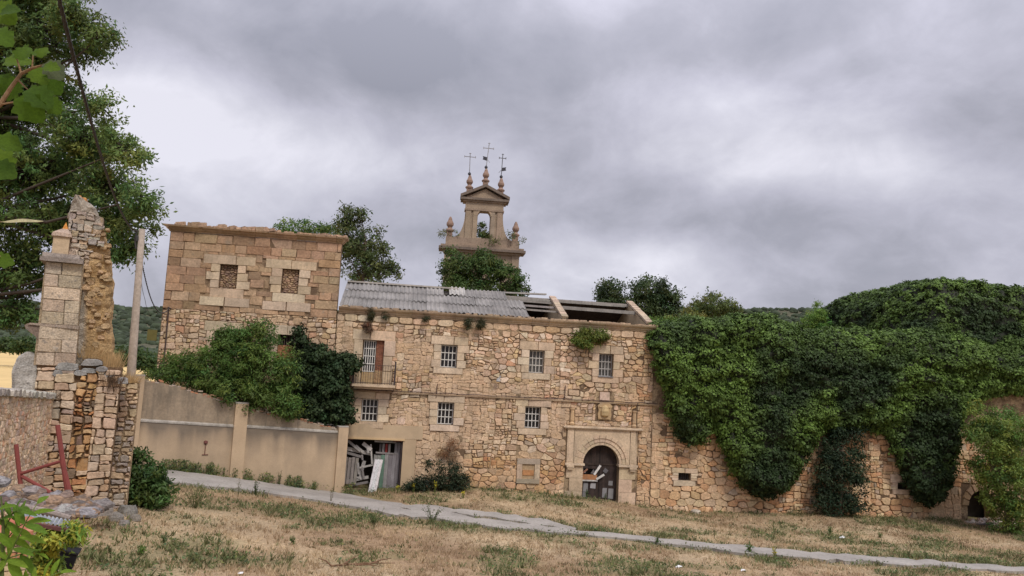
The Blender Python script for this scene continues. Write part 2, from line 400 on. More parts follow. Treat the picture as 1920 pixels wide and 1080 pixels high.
def holed_wall(x0, x1, z0, z1, holes, y0, y1, col):
    mb = MB(); xs = sorted({x0, x1} | {min(max(v, x0), x1) for h in holes for v in h[:2]}); zs = sorted({z0, z1} | {min(max(v, z0), z1) for h in holes for v in h[2:4]})
    inside = lambda x, z: any(h[0] < x < h[1] and h[2] < z < h[3] for h in holes)
    for i in range(len(xs)-1):
        for j in range(len(zs)-1):
            if inside((xs[i]+xs[i+1])/2, (zs[j]+zs[j+1])/2): continue
            a, b, c, d = xs[i], xs[i+1], zs[j], zs[j+1]
            mb.add([(a, y0, c), (b, y0, c), (b, y0, d), (a, y0, d)], [(0, 1, 2, 3)], col); mb.add([(a, y1, c), (b, y1, c), (b, y1, d), (a, y1, d)], [(3, 2, 1, 0)], col)
    for a, b, c, d in [h[:4] for h in holes]:
        mb.add([(a, y0, c), (b, y0, c), (b, y0, d), (a, y0, d), (a, y1, c), (b, y1, c), (b, y1, d), (a, y1, d)], [(0, 4, 5, 1), (1, 5, 6, 2), (2, 6, 7, 3), (3, 7, 4, 0)], col)
    mb.add([(x0, y0, z0), (x1, y0, z0), (x1, y0, z1), (x0, y0, z1), (x0, y1, z0), (x1, y1, z0), (x1, y1, z1), (x0, y1, z1)], [(2, 3, 7, 6), (0, 3, 7, 4), (1, 5, 6, 2)], col)
    return mb

# ---- foliage
def grid_faces(nu, ns, closed=False):
    i, j = np.meshgrid(np.arange(nu-1), np.arange(ns-1), indexing='ij'); i = i.ravel(); j = j.ravel()
    return np.stack([i*ns+j, (i+1)*ns+j, (i+1)*ns+j+1, i*ns+j+1], 1)
def np_mesh(name, V, T, cols, mat, parent=None, smooth=False, **k):
    me = bpy.data.meshes.new(name); nv, nf = len(V), len(T)
    me.vertices.add(nv); me.vertices.foreach_set('co', np.asarray(V, np.float32).ravel())
    w = T.shape[1]; me.loops.add(nf*w); me.loops.foreach_set('vertex_index', T.astype(np.int32).ravel())
    me.polygons.add(nf); me.polygons.foreach_set('loop_start', np.arange(0, nf*w, w, dtype=np.int32))
    me.update(calc_edges=True); me.materials.append(mat); setcol(me, cols)
    if smooth: me.polygons.foreach_set('use_smooth', [True]*nf)
    return tag(link(name, me, parent), **k)
def unit(a): return a/(np.linalg.norm(a, axis=1, keepdims=True)+1e-9)
def leaf_arrays(P, B, size, asp, cols, jit=.8, droop=.35, fold=.12):
    n = len(P); nr = unit(unit(B)+jit*RNG.normal(size=(n, 3))*.6)
    t = RNG.normal(size=(n, 3)); t[:, 2] -= droop*1.5; t = unit(t-nr*(t*nr).sum(1, keepdims=True)); s = np.cross(nr, t)
    Ln = (size*RNG.uniform(.65, 1.3, n))[:, None]; Wd = Ln*asp
    V = np.stack([P, P+t*Ln*.45+s*Wd*.5-nr*Ln*fold, P+t*Ln, P+t*Ln*.45-s*Wd*.5-nr*Ln*fold], 1).reshape(-1, 3)
    i = np.arange(n)[:, None]*4; T = np.concatenate([i+np.array([[0, 1, 2]]), i+np.array([[0, 2, 3]])], 1).reshape(-1, 3)
    return V, T, np.repeat(cols, 4, axis=0)
def leaves(name, P, B, size, asp, cols, mat, parent=None, **k):
    jit = k.pop('jit', .8); droop = k.pop('droop', .35); fold = k.pop('fold', .12)
    return np_mesh(name, *leaf_arrays(P, B, size, asp, cols, jit, droop, fold), mat, parent, **k)
def leafcols(n, base, var=.22, yellow=.1, ids=None):
    c = np.tile(np.array(base, float), (n, 1))
    if ids is None: ids = np.arange(n)
    k = RNG.normal(1, var, ids.max()+1)[ids]; y = RNG.normal(0, yellow, ids.max()+1)[ids]
    k = np.clip(k*RNG.normal(1, .1, n), .45, 1.8); c *= k[:, None]; c[:, 0] *= np.clip(1+2*y, .6, 1.7); c[:, 1] *= np.clip(1+.6*y, .8, 1.3)
    return np.clip(c, .004, .8)
def plant(name, label, cat, base, lobes, size, asp, col, trunk_r=.12, clump_r=.45, per=45, density=1.0, group=None, mat=None, shell=.55,
          trunk_pts=None, barkc=(.16, .12, .09), twigs=True, yellow=.1, var=.22, jit=1.0, droop=.35, up=.35, crown_name='crown', trunk_name='trunk'):
    """trunk, limbs to every lobe, twigs to every leaf clump, leaves in clumps spread through the lobes"""
    root = empty(name, base, 0, label, cat, group); b = Vector(base); mb = MB(); Ps = []; Bs = []; ids = []; ci = 0
    lobes = [(Vector(c)-b, Vector(r) if hasattr(r, '__len__') else Vector((r, r, r))) for c, r in lobes]
    top = max(c.z for c, r in lobes); mean = sum((c for c, r in lobes), Vector())/len(lobes)
    tp = [Vector(p)-b for p in trunk_pts] if trunk_pts else [Vector((0, 0, -.1)), Vector((mean.x*.25, mean.y*.25, mean.z*.35)), Vector((mean.x*.7, mean.y*.7, mean.z*.8)), Vector((mean.x, mean.y, max(mean.z, top*.85)))]
    mb.tube(tp, [trunk_r*(1-.75*i/(len(tp)-1)) for i in range(len(tp))], 8, barkc)
    for c, r in lobes:
        best = min(tp[1:] if len(tp) > 2 else tp, key=lambda q: (q-c).length+max(0, q.z-c.z)*1.5); L = (c-best).length
        if L > .2:
            m1 = best.lerp(c, .5)+Vector((random.uniform(-.1, .1), random.uniform(-.1, .1), random.uniform(-.12, .08)))*L
            mb.tube([best, m1, c], [trunk_r*.24, trunk_r*.16, trunk_r*.06], 5, barkc)
        vol = (r.x*r.y*r.z)**(1/3); nc = max(4, int(density*5.2*(vol/clump_r)**2.1))
        for _ in range(nc):
            d = Vector(RNG.normal(size=3)); d.normalize(); q = random.uniform(shell, 1.05)
            p = c+Vector((d.x*r.x, d.y*r.y, d.z*r.z))*q
            if p.z < -b.z-5: continue
            if twigs: mb.tube([c.lerp(p, .15), c.lerp(p, .6)+Vector((0, 0, -.06*vol)), p], [trunk_r*.09, trunk_r*.06, trunk_r*.03], 3, barkc, cap=False)
            m = int(per*random.uniform(.5, 1.4)); o = RNG.normal(size=(m, 3))*clump_r*np.array([.55, .55, .38])*random.uniform(.7, 1.25)
            Ps.append(np.array(p)+o); Bs.append(unit(o+np.array([d.x*.25, d.y*.25, up])*clump_r+1e-4)); ids.append(np.full(m, ci)); ci += 1
    P = np.concatenate(Ps); B = np.concatenate(Bs); I = np.concatenate(ids)
    mb.build(trunk_name, BARK, root, smooth=True)
    leaves(crown_name, P, B, size, asp, leafcols(len(P), col, var, yellow, I), mat or LEAF, root, jit=jit, droop=droop)
    return root
def lobe(px, py, Y, wx, wz, wy=None):
    """a lobe of a crown seen at this pixel, standing Y metres away; wx, wz in photo pixels"""
    k = Y/F_PX; return (at(px, py, Y), (wx*k, (wy or wx)*k, wz*k))

# ================================================================ TERRAIN
def _ctl():
    P = []
    for u, z in ((-28, 1.9), (-25, 1.7), (-20, .9), (-15, .15), (-11, .38), (-7, .45), (0, .03), (5, -.45), (12.6, -.42), (18, -.5), (23.4, -.57), (30, -.6)):
        q = FAC.world(u, 0, z); P.append((q.x, q.y, z))
    for px, py, Y in ((262, 880, 36.5), (440, 897, 38.6), (645, 928, 41.8), (150, 960, 24), (700, 1080, 22.5), (250, 1080, 19), (1300, 1080, 27), (1900, 1080, 31)):
        q = at(px, py, Y); P.append(tuple(q))
    P += [(-20, 20, 3.0), (-30, 45, 2.1), (-30, 62, 1.8), (0, 62, .4), (32, 64, -.4), (-40, 30, 3), (38, 36, -.5), (40, 50, -.7), (0, 10, 3.6), (-8, 9, 3.5), (22, 14, 2.4), (0, 0, 5.7), (25, 0, 5.0), (-25, 5, 4.6),
          (-60, 100, 1.6), (0, 110, .5), (60, 100, 0), (60, 40, -.6), (-60, 40, 2.8)]
    return np.array(P)
_CP = _ctl()
def _phi(r2): return np.where(r2 > 1e-9, .5*r2*np.log(r2+1e-12), 0)
def _fit():
    n = len(_CP); xy = _CP[:, :2]/20; r2 = ((xy[:, None]-xy[None])**2).sum(-1); A = np.zeros((n+3, n+3)); A[:n, :n] = _phi(r2)+np.eye(n)*.004
    A[:n, n] = 1; A[:n, n+1:] = xy; A[n, :n] = 1; A[n+1:, :n] = xy.T
    return np.linalg.solve(A, np.concatenate([_CP[:, 2], np.zeros(3)]))
_W = _fit()
def terrain(x, y):
    x = np.asarray(x, float); y = np.asarray(y, float); sh = x.shape; q = np.stack([x.ravel(), y.ravel()], 1)/20; n = len(_CP)
    qc = np.clip(q, [-3.6, -.5], [3.6, 5.6]); r2 = ((qc[:, None]-_CP[None, :, :2]/20)**2).sum(-1)
    z = _phi(r2)@_W[:n]+_W[n]+qc@_W[n+1:]
    d = np.maximum(np.abs(q[:, 0])-2.6, q[:, 1]-4.4); k = np.clip(d/1.2, 0, 1); k = k*k*(3-2*k)
    z = z*(1-k)+k*1.2
    return z.reshape(sh)
def tz(x, y): return float(terrain(np.array([x]), np.array([y]))[0])
def gnd(px, py):
    """the ground point seen at a photo pixel"""
    d = ray(px, py); d = d/d.y; ys = np.arange(6, 130, .1); z = C0.z+d.z*ys; t = terrain(d.x*ys, ys); k = np.argmax(z < t)
    y = ys[k]; return Vector((d.x*y, y, float(t[k])))
PATH_UP = [(230, 873), (320, 886), (420, 899), (520, 912), (600, 922), (650, 930), (700, 940), (753, 949)]
PATH_LO = [(230, 897), (320, 910), (400, 917), (480, 926), (560, 937), (620, 947), (680, 958), (747, 971)]
STRIP_LO_U = [(742, 955), (850, 968), (925, 979), (1000, 988), (1098, 1001), (1271, 1016), (1442, 1033), (1570, 1044), (1741, 1056), (1920, 1069), (2050, 1078)]
STRIP_LO_L = [(740, 969), (845, 983), (925, 992), (1000, 1000), (1098, 1007), (1228, 1021), (1400, 1041), (1500, 1050), (1700, 1064), (1920, 1077), (2050, 1086)]
STRIP_UP_U = [(748, 948), (883, 960), (960, 969), (1020, 979), (1080, 995)]
STRIP_UP_L = [(750, 957), (880, 969), (950, 979), (1010, 987), (1078, 998)]
def resample(pl, n):
    p = np.array(pl, float); s = np.concatenate([[0], np.cumsum(np.hypot(*np.diff(p, axis=0).T))]); t = np.linspace(0, s[-1], n)
    return np.stack([np.interp(t, s, p[:, 0]), np.interp(t, s, p[:, 1])], 1)
def strip_pts(U, L, n, ragged=0.0):
    u = [gnd(*q) for q in resample(U, n)]; l = [gnd(*q) for q in resample(L, n)]
    for i in range(n):
        d = (u[i]-l[i]); r1 = (vnoise(i*.9, 1, 3)-.5)*ragged; r2 = (vnoise(i*.9, 9, 4)-.5)*ragged
        u[i] = u[i]+d*float(r1); l[i] = l[i]-d*float(r2)
    return u, l
PSTRIPS = [strip_pts(PATH_UP, PATH_LO, 40, .12), strip_pts(STRIP_LO_U, STRIP_LO_L, 80, .45), strip_pts(STRIP_UP_U, STRIP_UP_L, 30, .5)]
_pp = np.array([(a.x, a.y, b.x, b.y) for u, l in PSTRIPS for a, b in zip(u, l)])
def path_dist(x, y):
    """rough distance to the nearest path cross-section; below 0.0 is on it"""
    out = np.full(len(x), 99.)
    mid = (_pp[:, :2]+_pp[:, 2:])/2; hw = np.hypot(*(_pp[:, :2]-_pp[:, 2:]).T)/2
    for i in range(0, len(x), 4000):
        d = np.sqrt(((np.stack([x[i:i+4000], y[i:i+4000]], 1)[:, None]-mid[None])**2).sum(-1))-hw[None]; out[i:i+4000] = d.min(1)
    return out
def facade_y(x): return FAC.o.y+(x-FAC.o.x)*math.tan(FAC.yaw)
def greenness(x, y):
    """patches of green weed among the straw: along the walls, along the path edges and in a few patches"""
    n = fbm(x*.45, y*.45, 3); dw = facade_y(x)-y
    g = np.clip((n-.56)*5, 0, .8)
    g = np.maximum(g, np.clip(1.5-dw/1.1, 0, 1)*np.clip(.2+(fbm(x*.9, y*.9, 8)-.35)*3, 0, 1))
    pd = path_dist(np.asarray(x).ravel(), np.asarray(y).ravel()).reshape(np.shape(x))
    g = np.maximum(g, np.clip(1-np.abs(pd)/.8, 0, 1)*np.clip((fbm(x*.6, y*.6, 5)-.38)*4, 0, 1))
    for cx, cy, r, a in GREENS: g = np.maximum(g, a*np.clip(1.2-np.hypot((x-cx)/r, (y-cy)/(r*.7)), 0, 1)*np.clip(.3+fbm(x*1.2, y*1.2, 9)*1.3, 0, 1))
    return np.clip(g, 0, 1)
GREENS = []
for px, py, r, a in ((700, 975, 2.2, 1), (800, 975, 1.6, .9), (640, 985, 1.2, .7), (850, 990, 1.8, .9), (370, 950, 1.6, .8), (350, 975, 1.4, .6), (250, 1000, 1.6, .7), (230, 1060, 1.6, .9), (1130, 1000, 2.2, 1), (1010, 1003, 1.8, 1),
                     (1250, 1008, 2, .9), (1230, 1024, 1.2, .9), (1400, 1038, 1.2, .9), (1530, 1040, 2.4, .9), (1560, 1052, 1.6, .9), (1700, 1045, 3, 1), (1830, 1055, 3, 1), (1760, 1075, 2, 1), (1690, 980, 3, .7), (1790, 985, 2, .7),
                     (250, 1042, .8, 1), (450, 945, 1.3, .6), (560, 965, 1.0, .5), (700, 935, 1.6, .9), (660, 925, 1.2, 1), (820, 930, 1.6, .8), (960, 935, 1.6, .9), (1060, 945, 1.6, 1), (1290, 965, 1.3, .6), (1600, 1000, .8, .6), (1900, 1040, 1.5, .8), (330, 1055, .7, .7), (545, 1050, .6, .6), (500, 905, 1, .8), (560, 915, 1, 1), (600, 918, 1, 1)):
    q = gnd(px, py); GREENS.append((q.x, q.y, r, a))
def build_ground():
    xs = np.concatenate([np.linspace(-2600, -90, 24), np.arange(-84, -24, 4), np.arange(-23, 33, .7), np.arange(36, 90, 4), np.linspace(96, 2600, 24)])
    ys = np.concatenate([[-400, -100, -30, 0, 6], np.arange(10, 50, .6), np.arange(52, 110, 3), np.linspace(115, 2600, 24)])
    X, Y = np.meshgrid(xs, ys); Z = terrain(X, Y)+(fbm(X*.5, Y*.5, 2)-.5)*.16
    near = (np.abs(X) < 40) & (Y < 52) & (Y > 8); G = np.zeros_like(X); G[near] = greenness(X[near], Y[near])
    n = fbm(X*.22, Y*.22, 12)[..., None]; st = np.array([.45, .34, .21]); br = np.array([.33, .225, .135]); gr = np.array([.145, .15, .06])
    k = np.clip((n-.38)*4, 0, 1); c = st*k+br*(1-k); c = c*(1-.75*G[..., None])+gr*.75*G[..., None]
    nx = len(xs); i = (np.arange(len(ys)-1)[:, None]*nx+np.arange(nx-1)[None]).ravel(); T = np.stack([i, i+1, i+nx+1, i+nx], 1)
    np_mesh('ground', np.stack([X, Y, Z], -1).reshape(-1, 3), T, c.reshape(-1, 3), GROUND, None, True, kind='structure')
build_ground()
def build_path():
    for nm, (u, l), h in (('path', PSTRIPS[0], .08), ('path', PSTRIPS[1], .07), ('path', PSTRIPS[2], .065)):
        mb = MB(); n = len(u); up = Vector((0, 0, h+.05)); vs = []
        for a, b in zip(u, l):
            m = [b-Vector((0, 0, .25)), b+up, b.lerp(a, .33)+up*1.05, b.lerp(a, .66)+up*1.05, a+up, a-Vector((0, 0, .25))]; vs += m
        fs = [(i*6+k, (i+1)*6+k, (i+1)*6+k+1, i*6+k+1) for i in range(n-1) for k in range(5)]+[(0, 1, 2, 3, 4, 5), tuple(range((n-1)*6+5, (n-1)*6-1, -1))]
        mb.add(vs, fs, (.31, .285, .255)); mb.build(nm, CONCRETE, kind='structure')
build_path()
def build_far():
    # stubble fields left of the buildings
    xs = np.linspace(-420, -24, 30); ys = np.concatenate([np.linspace(62, 110, 6), np.linspace(130, 520, 20)])
    X, Y = np.meshgrid(xs, ys); X = X-(Y-60)*.25; Z = terrain(X, Y)+.12+np.clip((Y-150)/400, 0, 1)*2.2
    nx = len(xs); i = (np.arange(len(ys)-1)[:, None]*nx+np.arange(nx-1)[None]).ravel(); T = np.stack([i, i+1, i+nx+1, i+nx], 1)
    np_mesh('stubble_field', np.stack([X, Y, Z], -1).reshape(-1, 3), T, np.tile([.60, .43, .19], (X.size, 1)), FIELD, None, True, kind='structure')
    # the scrub-covered ridge all along the far side of the valley
    a = np.linspace(rad(-75), rad(75), 340); r = np.linspace(700, 1900, 46); A, R = np.meshgrid(a, r); X = np.sin(A)*R; Y = np.cos(A)*R
    s = np.clip((R-760)/900, 0, 1); s = s*s*(3-2*s); crest = 104+20*np.sin(A*2.1+.6)+12*np.sin(A*5.3+1)+62*np.clip(A/.9, -.1, 1)
    Z = 1+s*crest+(fbm(X/70, Y/70, 21)-.5)*26*s+(vnoise(X/9, Y/9, 5)-.3)*5.5
    nx = len(a); i = (np.arange(len(r)-1)[:, None]*nx+np.arange(nx-1)[None]).ravel(); T = np.stack([i, i+1, i+nx+1, i+nx], 1)
    k = np.clip(.75+fbm(X/40, Y/40, 33)*.6, .6, 1.3)[..., None]; c = np.array([.085, .082, .05])*k
    np_mesh('hills', np.stack([X, Y, Z], -1).reshape(-1, 3), T, c.reshape(-1, 3), HILL, None, True, kind='structure')
    # holm-oak scrub that covers it, crown by crown
    n = 26000; rr_ = RNG.uniform(0, 1, n)**.8*(len(r)-2); aa_ = RNG.uniform(0, 1, n)*(len(a)-2); vis = np.abs(a[aa_.astype(int)]) < rad(40); rr_, aa_ = rr_[vis], aa_[vis]; n = len(rr_)
    ri, ai = rr_.astype(int), aa_.astype(int); fr, fa = rr_-ri, aa_-ai
    lerp = lambda G: (G[ri, ai]*(1-fr)+G[ri+1, ai]*fr)*(1-fa)+(G[ri, ai+1]*(1-fr)+G[ri+1, ai+1]*fr)*fa
    Pc = np.stack([lerp(X), lerp(Y), lerp(Z)], 1); keep = fbm(Pc[:, 0]/60, Pc[:, 1]/60, 12) > .36; Pc = Pc[keep]; n = len(Pc)
    ring = np.array([(math.cos(t)*k, math.sin(t)*k, z) for k, z in ((1, 0), (1.05, .45), (.6, .85)) for t in np.arange(6)*math.pi/3]+[(0, 0, 1)]); sz = RNG.uniform(3.2, 8.5, (n, 1, 1))*np.array([1, 1, .95]); Vb = Pc[:, None]+ring[None]*sz*RNG.uniform(.75, 1.2, (n, 19, 1))
    f = [(k*6+i, k*6+(i+1) % 6, (k+1)*6+(i+1) % 6) for k in (0, 1) for i in range(6)]+[(k*6+i, (k+1)*6+(i+1) % 6, (k+1)*6+i) for k in (0, 1) for i in range(6)]+[(12+i, 12+(i+1) % 6, 18) for i in range(6)]
    Tb = (np.arange(n)[:, None, None]*19+np.array(f)[None]).reshape(-1, 3); cb = np.array([.046, .060, .034])*np.clip(RNG.normal(1, .25, (n, 1)), .5, 1.7); np_mesh('hill_scrub', Vb.reshape(-1, 3), Tb, np.repeat(cb, 19, 0), HILL, None, True, kind='stuff')
build_far()

# ================================================================ MONASTERY WING
wing = framed('monastery_wing', FAC, 'long two-storey rubble stone wing with barred windows, arched portal and broken corrugated roof', 'building')
WX0, WX1, WZ1 = -15.9, 3.02, 10.06
PALE = (.555, .43, .30); PALE2 = (.60, .475, .345)
WIN = {'w1': (-14.34, -13.14, 6.0, 8.62), 'w2': (-9.86, -8.92, 7.27, 8.6), 'w3': (-4.64, -3.74, 7.22, 8.58), 'w4': (-.39, .47, 7.22, 8.6),
       'l1': (-14.16, -13.25, 3.99, 5.28), 'l2': (-9.84, -8.92, 3.99, 5.28), 'l3': (-4.72, -3.8, 3.99, 5.27)}
GAR = (-14.9, -11.69, .2, 3.0); DOOR = (-1.12, 1.08, -.15, 3.2)
holes = list(WIN.values())+[GAR, DOOR]
mw = holed_wall(WX0, WX1, -1, WZ1, holes, 0, .75, (.36, .265, .165)); mw.build('wall', MORTAR, wing)
# back and end walls, dark inside
mb = MB(); mb.box(WX0, WX1, 8.6, 9.2, -1, 10.1, (.36, .27, .18)); mb.box(WX0, WX1, .8, 8.5, 5.6, 5.75, (.12, .09, .07)); mb.build('rear_wall', MORTAR, wing)
BLOCK_RECTS = []
def surround(win, x0, x1, z0, z1, lint=.5, sill=.35, jw=.5, parent=None, top=None, wide=.62):
    """lintel, sill and toothed jamb blocks of pale dressed stone, each its own piece"""
    rnd = random.Random(int(abs(x0*91+z0*37))); blocks = []
    X0, X1 = x0-wide, x1+wide; zt = top or z1+lint; sp = rnd.uniform(.35, .65)*(X1-X0)+X0
    blocks += [[(X0, z1), (sp, z1), (sp, zt), (X0, zt)], [(sp, z1), (X1, z1), (X1, zt-.02), (sp, zt-.02)]]
    n = 3; hh = (z1-z0)/n
    for i in range(n):
        for s in (-1, 1):
            w = jw+rnd.uniform(-.12, .2)*(1 if (i+(s > 0)) % 2 else -.4)
            a, b = (x0-w, x0) if s < 0 else (x1, x1+w)
            blocks.append([(a, z0+i*hh), (b, z0+i*hh), (b, z0+(i+1)*hh), (a, z0+(i+1)*hh)])
    if sill: blocks.append([(x0-jw*.8, z0-sill), (x1+jw*.8, z0-sill), (x1+jw*.8, z0), (x0-jw*.8, z0)])
    for b in blocks:
        xs = [q[0] for q in b]; zs = [q[1] for q in b]; BLOCK_RECTS.append((min(xs), max(xs), min(zs), max(zs)))
        vs, fs = stone_geo(b, rnd, proud=(.055, .08), gap=(.002, .009), roundc=False)
        MB().add(vs, fs, tint(PALE2 if rnd.random() < .5 else PALE, .1)).build('surround_block', DRESSED, win)
SKY_GLASS = glass(); SKY_GLASS.node_tree.nodes['Principled BSDF'].inputs['Base Color'].default_value = (.13, .125, .115, 1)  # paler base colour stands in for the sky mirrored in two panes
def window(parent, r, rows, cols, grille=(.66, .64, .60), pane=None, gx=None, y=.24, frame=(.20, .12, .07), label=None, **k):
    x0, x1, z0, z1 = r; a, b = gx or (x0, x1)
    f = MB()
    for q in ((x0, x0+.07, z0, z1), (x1-.07, x1, z0, z1)): f.box(q[0], q[1], y+.05, y+.12, q[2], q[3], frame)
    f.box(x0+.07, x1-.07, y+.05, y+.12, z1-.07, z1, frame); f.box(x0+.07, x1-.07, y+.05, y+.12, z0, z0+.07, frame)
    w = f.build('window', DARKWOOD, parent)
    if label: w['label'] = label
    MB().box(x0+.07, x1-.07, y+.085, y+.1, z0+.07, z1-.07, (1, 1, 1)).build('pane', pane or GLASS, w)
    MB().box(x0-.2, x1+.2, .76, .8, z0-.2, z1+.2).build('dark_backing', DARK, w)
    g = MB(); gz0 = z0 if gx is None else 6.78
    for i in range(cols+1):
        x = a+.03+(b-a-.06)*i/cols; g.box(x-.022, x+.022, y-.02, y+.03, gz0+.03, z1-.01, tint(grille, .06, 0))
    for j in range(rows+1):
        z = gz0+.05+(z1-gz0-.1)*j/rows; g.box(a+.01, b-.01, y-.034, y-.022, z-.024, z+.024, tint(grille, .06, 0))
    g.build('grille', PAINT, w)
    surround(w, *r, **k); return w
w1 = window(wing, WIN['w1'], 4, 5, gx=(-14.3, -13.6), lint=.58, sill=0, label='tall upper window behind the balcony with red brick infill')
rb = random.Random(3)
for j in range(36):
    z = 6.05+j*.071
    for x in ((-13.58, -13.36), (-13.36, -13.15)) if j % 2 else ((-13.58, -13.47), (-13.47, -13.25), (-13.25, -13.15)):
        MB().box(x[0]+.006, x[1]-.006, .1+rb.uniform(0, .02), .22, z+.006, z+.068, tint((.25, .105, .065) if z > 6.9 else (.40, .27, .15), .18)).build('brick', BRICK, w1)
MB().box(-14.3, -13.6, .2, .3, 6.0, 6.78, (.46, .33, .18)).build('lower_panel', DRESSED, w1)
window(wing, WIN['w2'], 3, 4, label='upper barred window, second along the facade')
window(wing, WIN['w3'], 3, 4, grille=(.55, .52, .47), pane=SKY_GLASS); w4 = window(wing, WIN['w4'], 3, 4, grille=(.42, .40, .38), pane=SKY_GLASS, label='upper barred window with grey bars and a dark plank on its sill')
MB().box(-.42, .5, -.12, .2, 7.2, 7.26, (.22, .22, .23)).build('plank', WOODGREY, w4)
window(wing, WIN['l1'], 3, 4, lint=.45, top=5.66); window(wing, WIN['l2'], 3, 4, top=5.66); window(wing, WIN['l3'], 3, 4, top=5.66)

# portal
portal = MB(); R0, R1, ZS = 1.1, 1.62, 2.1; PC = -.02
def arc(r, n=24): return [(PC+r*math.cos(math.pi*i/n), ZS+r*math.sin(math.pi*i/n)) for i in range(n+1)]
sp = arc(R1, 24)
top = 4.1; outer = [(PC+1.7, ZS)]+[(PC+1.7*math.cos(math.pi*i/24) if 0 < i < 24 else (PC+1.7 if i == 0 else PC-1.7), top) for i in range(25)][1:-1]+[(PC-1.7, ZS)]
vs = [(x, -.10, z) for x, z in sp]+[(x, -.10, z) for x, z in outer]; nA = 25
portal.add(vs, [(i, i+1, nA+i+1, nA+i) for i in range(24)], PALE)
pt = portal.build('portal', DRESSED, wing)
rp = random.Random(8)
for i in range(13):                                                 # voussoirs, moulded in two steps
    a0, a1 = math.pi*i/13+.006, math.pi*(i+1)/13-.006; m = MB(); n = 4
    for ra, rb_, y0 in ((R0, R0+.18, -.06), (R0+.18, R0+.4, -.10), (R0+.4, R1+.06, -.15)):
        poly = [(PC+ra*math.cos(a0+(a1-a0)*k/n), ZS+ra*math.sin(a0+(a1-a0)*k/n)) for k in range(n+1)]+[(PC+rb_*math.cos(a1-(a1-a0)*k/n), ZS+rb_*math.sin(a1-(a1-a0)*k/n)) for k in range(n+1)]
        m.prism(poly, y0+.02, .45, tint(PALE, .08)); 
    m.build('voussoir', DRESSED, pt)
for s in (-1, 1):                                                   # jamb blocks, imposts, pilasters
    for k, (za, zb) in enumerate(((-.3, .5), (.5, 1.25), (1.25, 1.96))):
        a, b = sorted((s*R0+PC, s*(R0+[1.05, .8, 1.0][k])+PC))
        MB().box(a+.004, b-.004, -.07-.003*k, .5, za+.006, zb-.006, tint(PALE, .08)).build('jamb_block', DRESSED, pt)
    a, b = sorted((s*R0+PC-s*.06, s*2.2+PC)); m = MB(); m.box(a, b, -.2, .5, 1.98, 2.1, PALE2); a, b = sorted((s*1.68+PC, s*2.12+PC)); m.box(a, b, -.26, .05, 1.86, 1.975, PALE); m.box(a+.06, b-.06, -.22, .05, 1.74, 1.86, PALE); m.build('impost', DRESSED, pt)
    a, b = sorted((s*1.72+PC, s*2.12+PC)); m = MB(); m.box(a, b, -.12, .05, 2.1, 4.1, PALE); m.box(a+.08, b-.08, -.135, -.12, 2.2, 3.95, tint(PALE, .03)); m.build('pilaster', DRESSED, pt)
m = MB(); m.box(-2.3, 2.3, -.2, .05, 4.1, 4.16, PALE); m.box(-2.42, 2.42, -.25, .05, 4.16, 4.24, PALE2); m.box(-2.36, 2.36, -.2, .05, 4.24, 4.28, PALE); m.build('entablature', DRESSED, pt)
for s in (-1, 1):
    m = MB(); x = s*1.9; m.lathe(x, -.06, [(.14, 4.3), (.17, 4.4), (.1, 4.5), (.13, 4.56), (.11, 5.15), (.15, 5.22), (.15, 5.3)], 8, tint((.47, .33, .19), .1)); m.build('colonnette', DRESSED, pt)
# door leaves
dl = MB(); dz = lambda x: ZS+math.sqrt(max(0, 1.12**2-(x-PC)**2))
for k in range(10):
    x0 = -1.12+.22*k; x1 = x0+.215; z0 = -.15
    if k < 4:
        dl.prism([(x0, z0), (x1, z0), (x1, .95), (x0, .95)], .42, .47, tint((.045, .033, .03), .2)); z0 = 1.75
    dl.prism([(x0, z0), (x1, z0), (x1, dz(x1-.01 if k < 9 else x1-.03)), ((x0+x1)/2, dz((x0+x1)/2)), (x0, dz(x0+.02))], .42, .47, tint((.05, .036, .032), .2))
dl.box(-.02, .04, .39, .42, -.1, 3.1, (.03, .024, .022)); dl.box(-1.08, 1.08, .38, .415, 1.98, 2.08, (.05, .036, .03)); dl.box(-1.08, -.22, .38, .415, .95, 1.05, (.05, .036, .03))
door = dl.build('door', DARKWOOD, wing)
MB().box(-1.3, 1.3, .78, .82, -.2, 3.4).build('dark_backing', DARK, door)
MB().box(-1.1, -.16, .30, .36, 1.12, 1.42, (.42, .20, .09)).build('board', WOODGREY, door)['label'] = 'rusty orange board nailed over the gap in the door'
MB().box(-1.1, -.12, .29, .35, 1.03, 1.115, (.55, .53, .5)).build('board', WOODGREY, door)
MB().bar((-.34, .28, 1.42), (.02, .26, 1.98), .13, .04, (.68, .66, .63), up=(0, 1, 0)).build('board', WOODGREY, door)['label'] = 'white slanting broken board'
MB().bar((-.2, .26, 1.16), (.26, .24, 1.46), .12, .04, (.62, .61, .58), up=(0, 1, 0)).build('board', WOODGREY, door)
MB().bar((-1.05, .3, 1.5), (-.75, .3, 1.74), .1, .03, (.30, .15, .1), up=(0, 1, 0)).build('board', WOODGREY, door)
MB().bar((-.92, .33, 1.52), (-.80, .33, 1.72), .07, .03, (.6, .6, .58), up=(0, 1, 0)).build('board', WOODGREY, door)
MB().prism([(-.55, 1.48), (-.22, 1.45), (-.36, 1.75)], .34, .37, (.13, .12, .12)).build('board', WOODGREY, door)
MB().prism([(.2, 1.62), (.4, 1.5), (.55, 1.68), (.34, 1.84)], .36, .38, (.12, .115, .12)).build('board', WOODGREY, door)
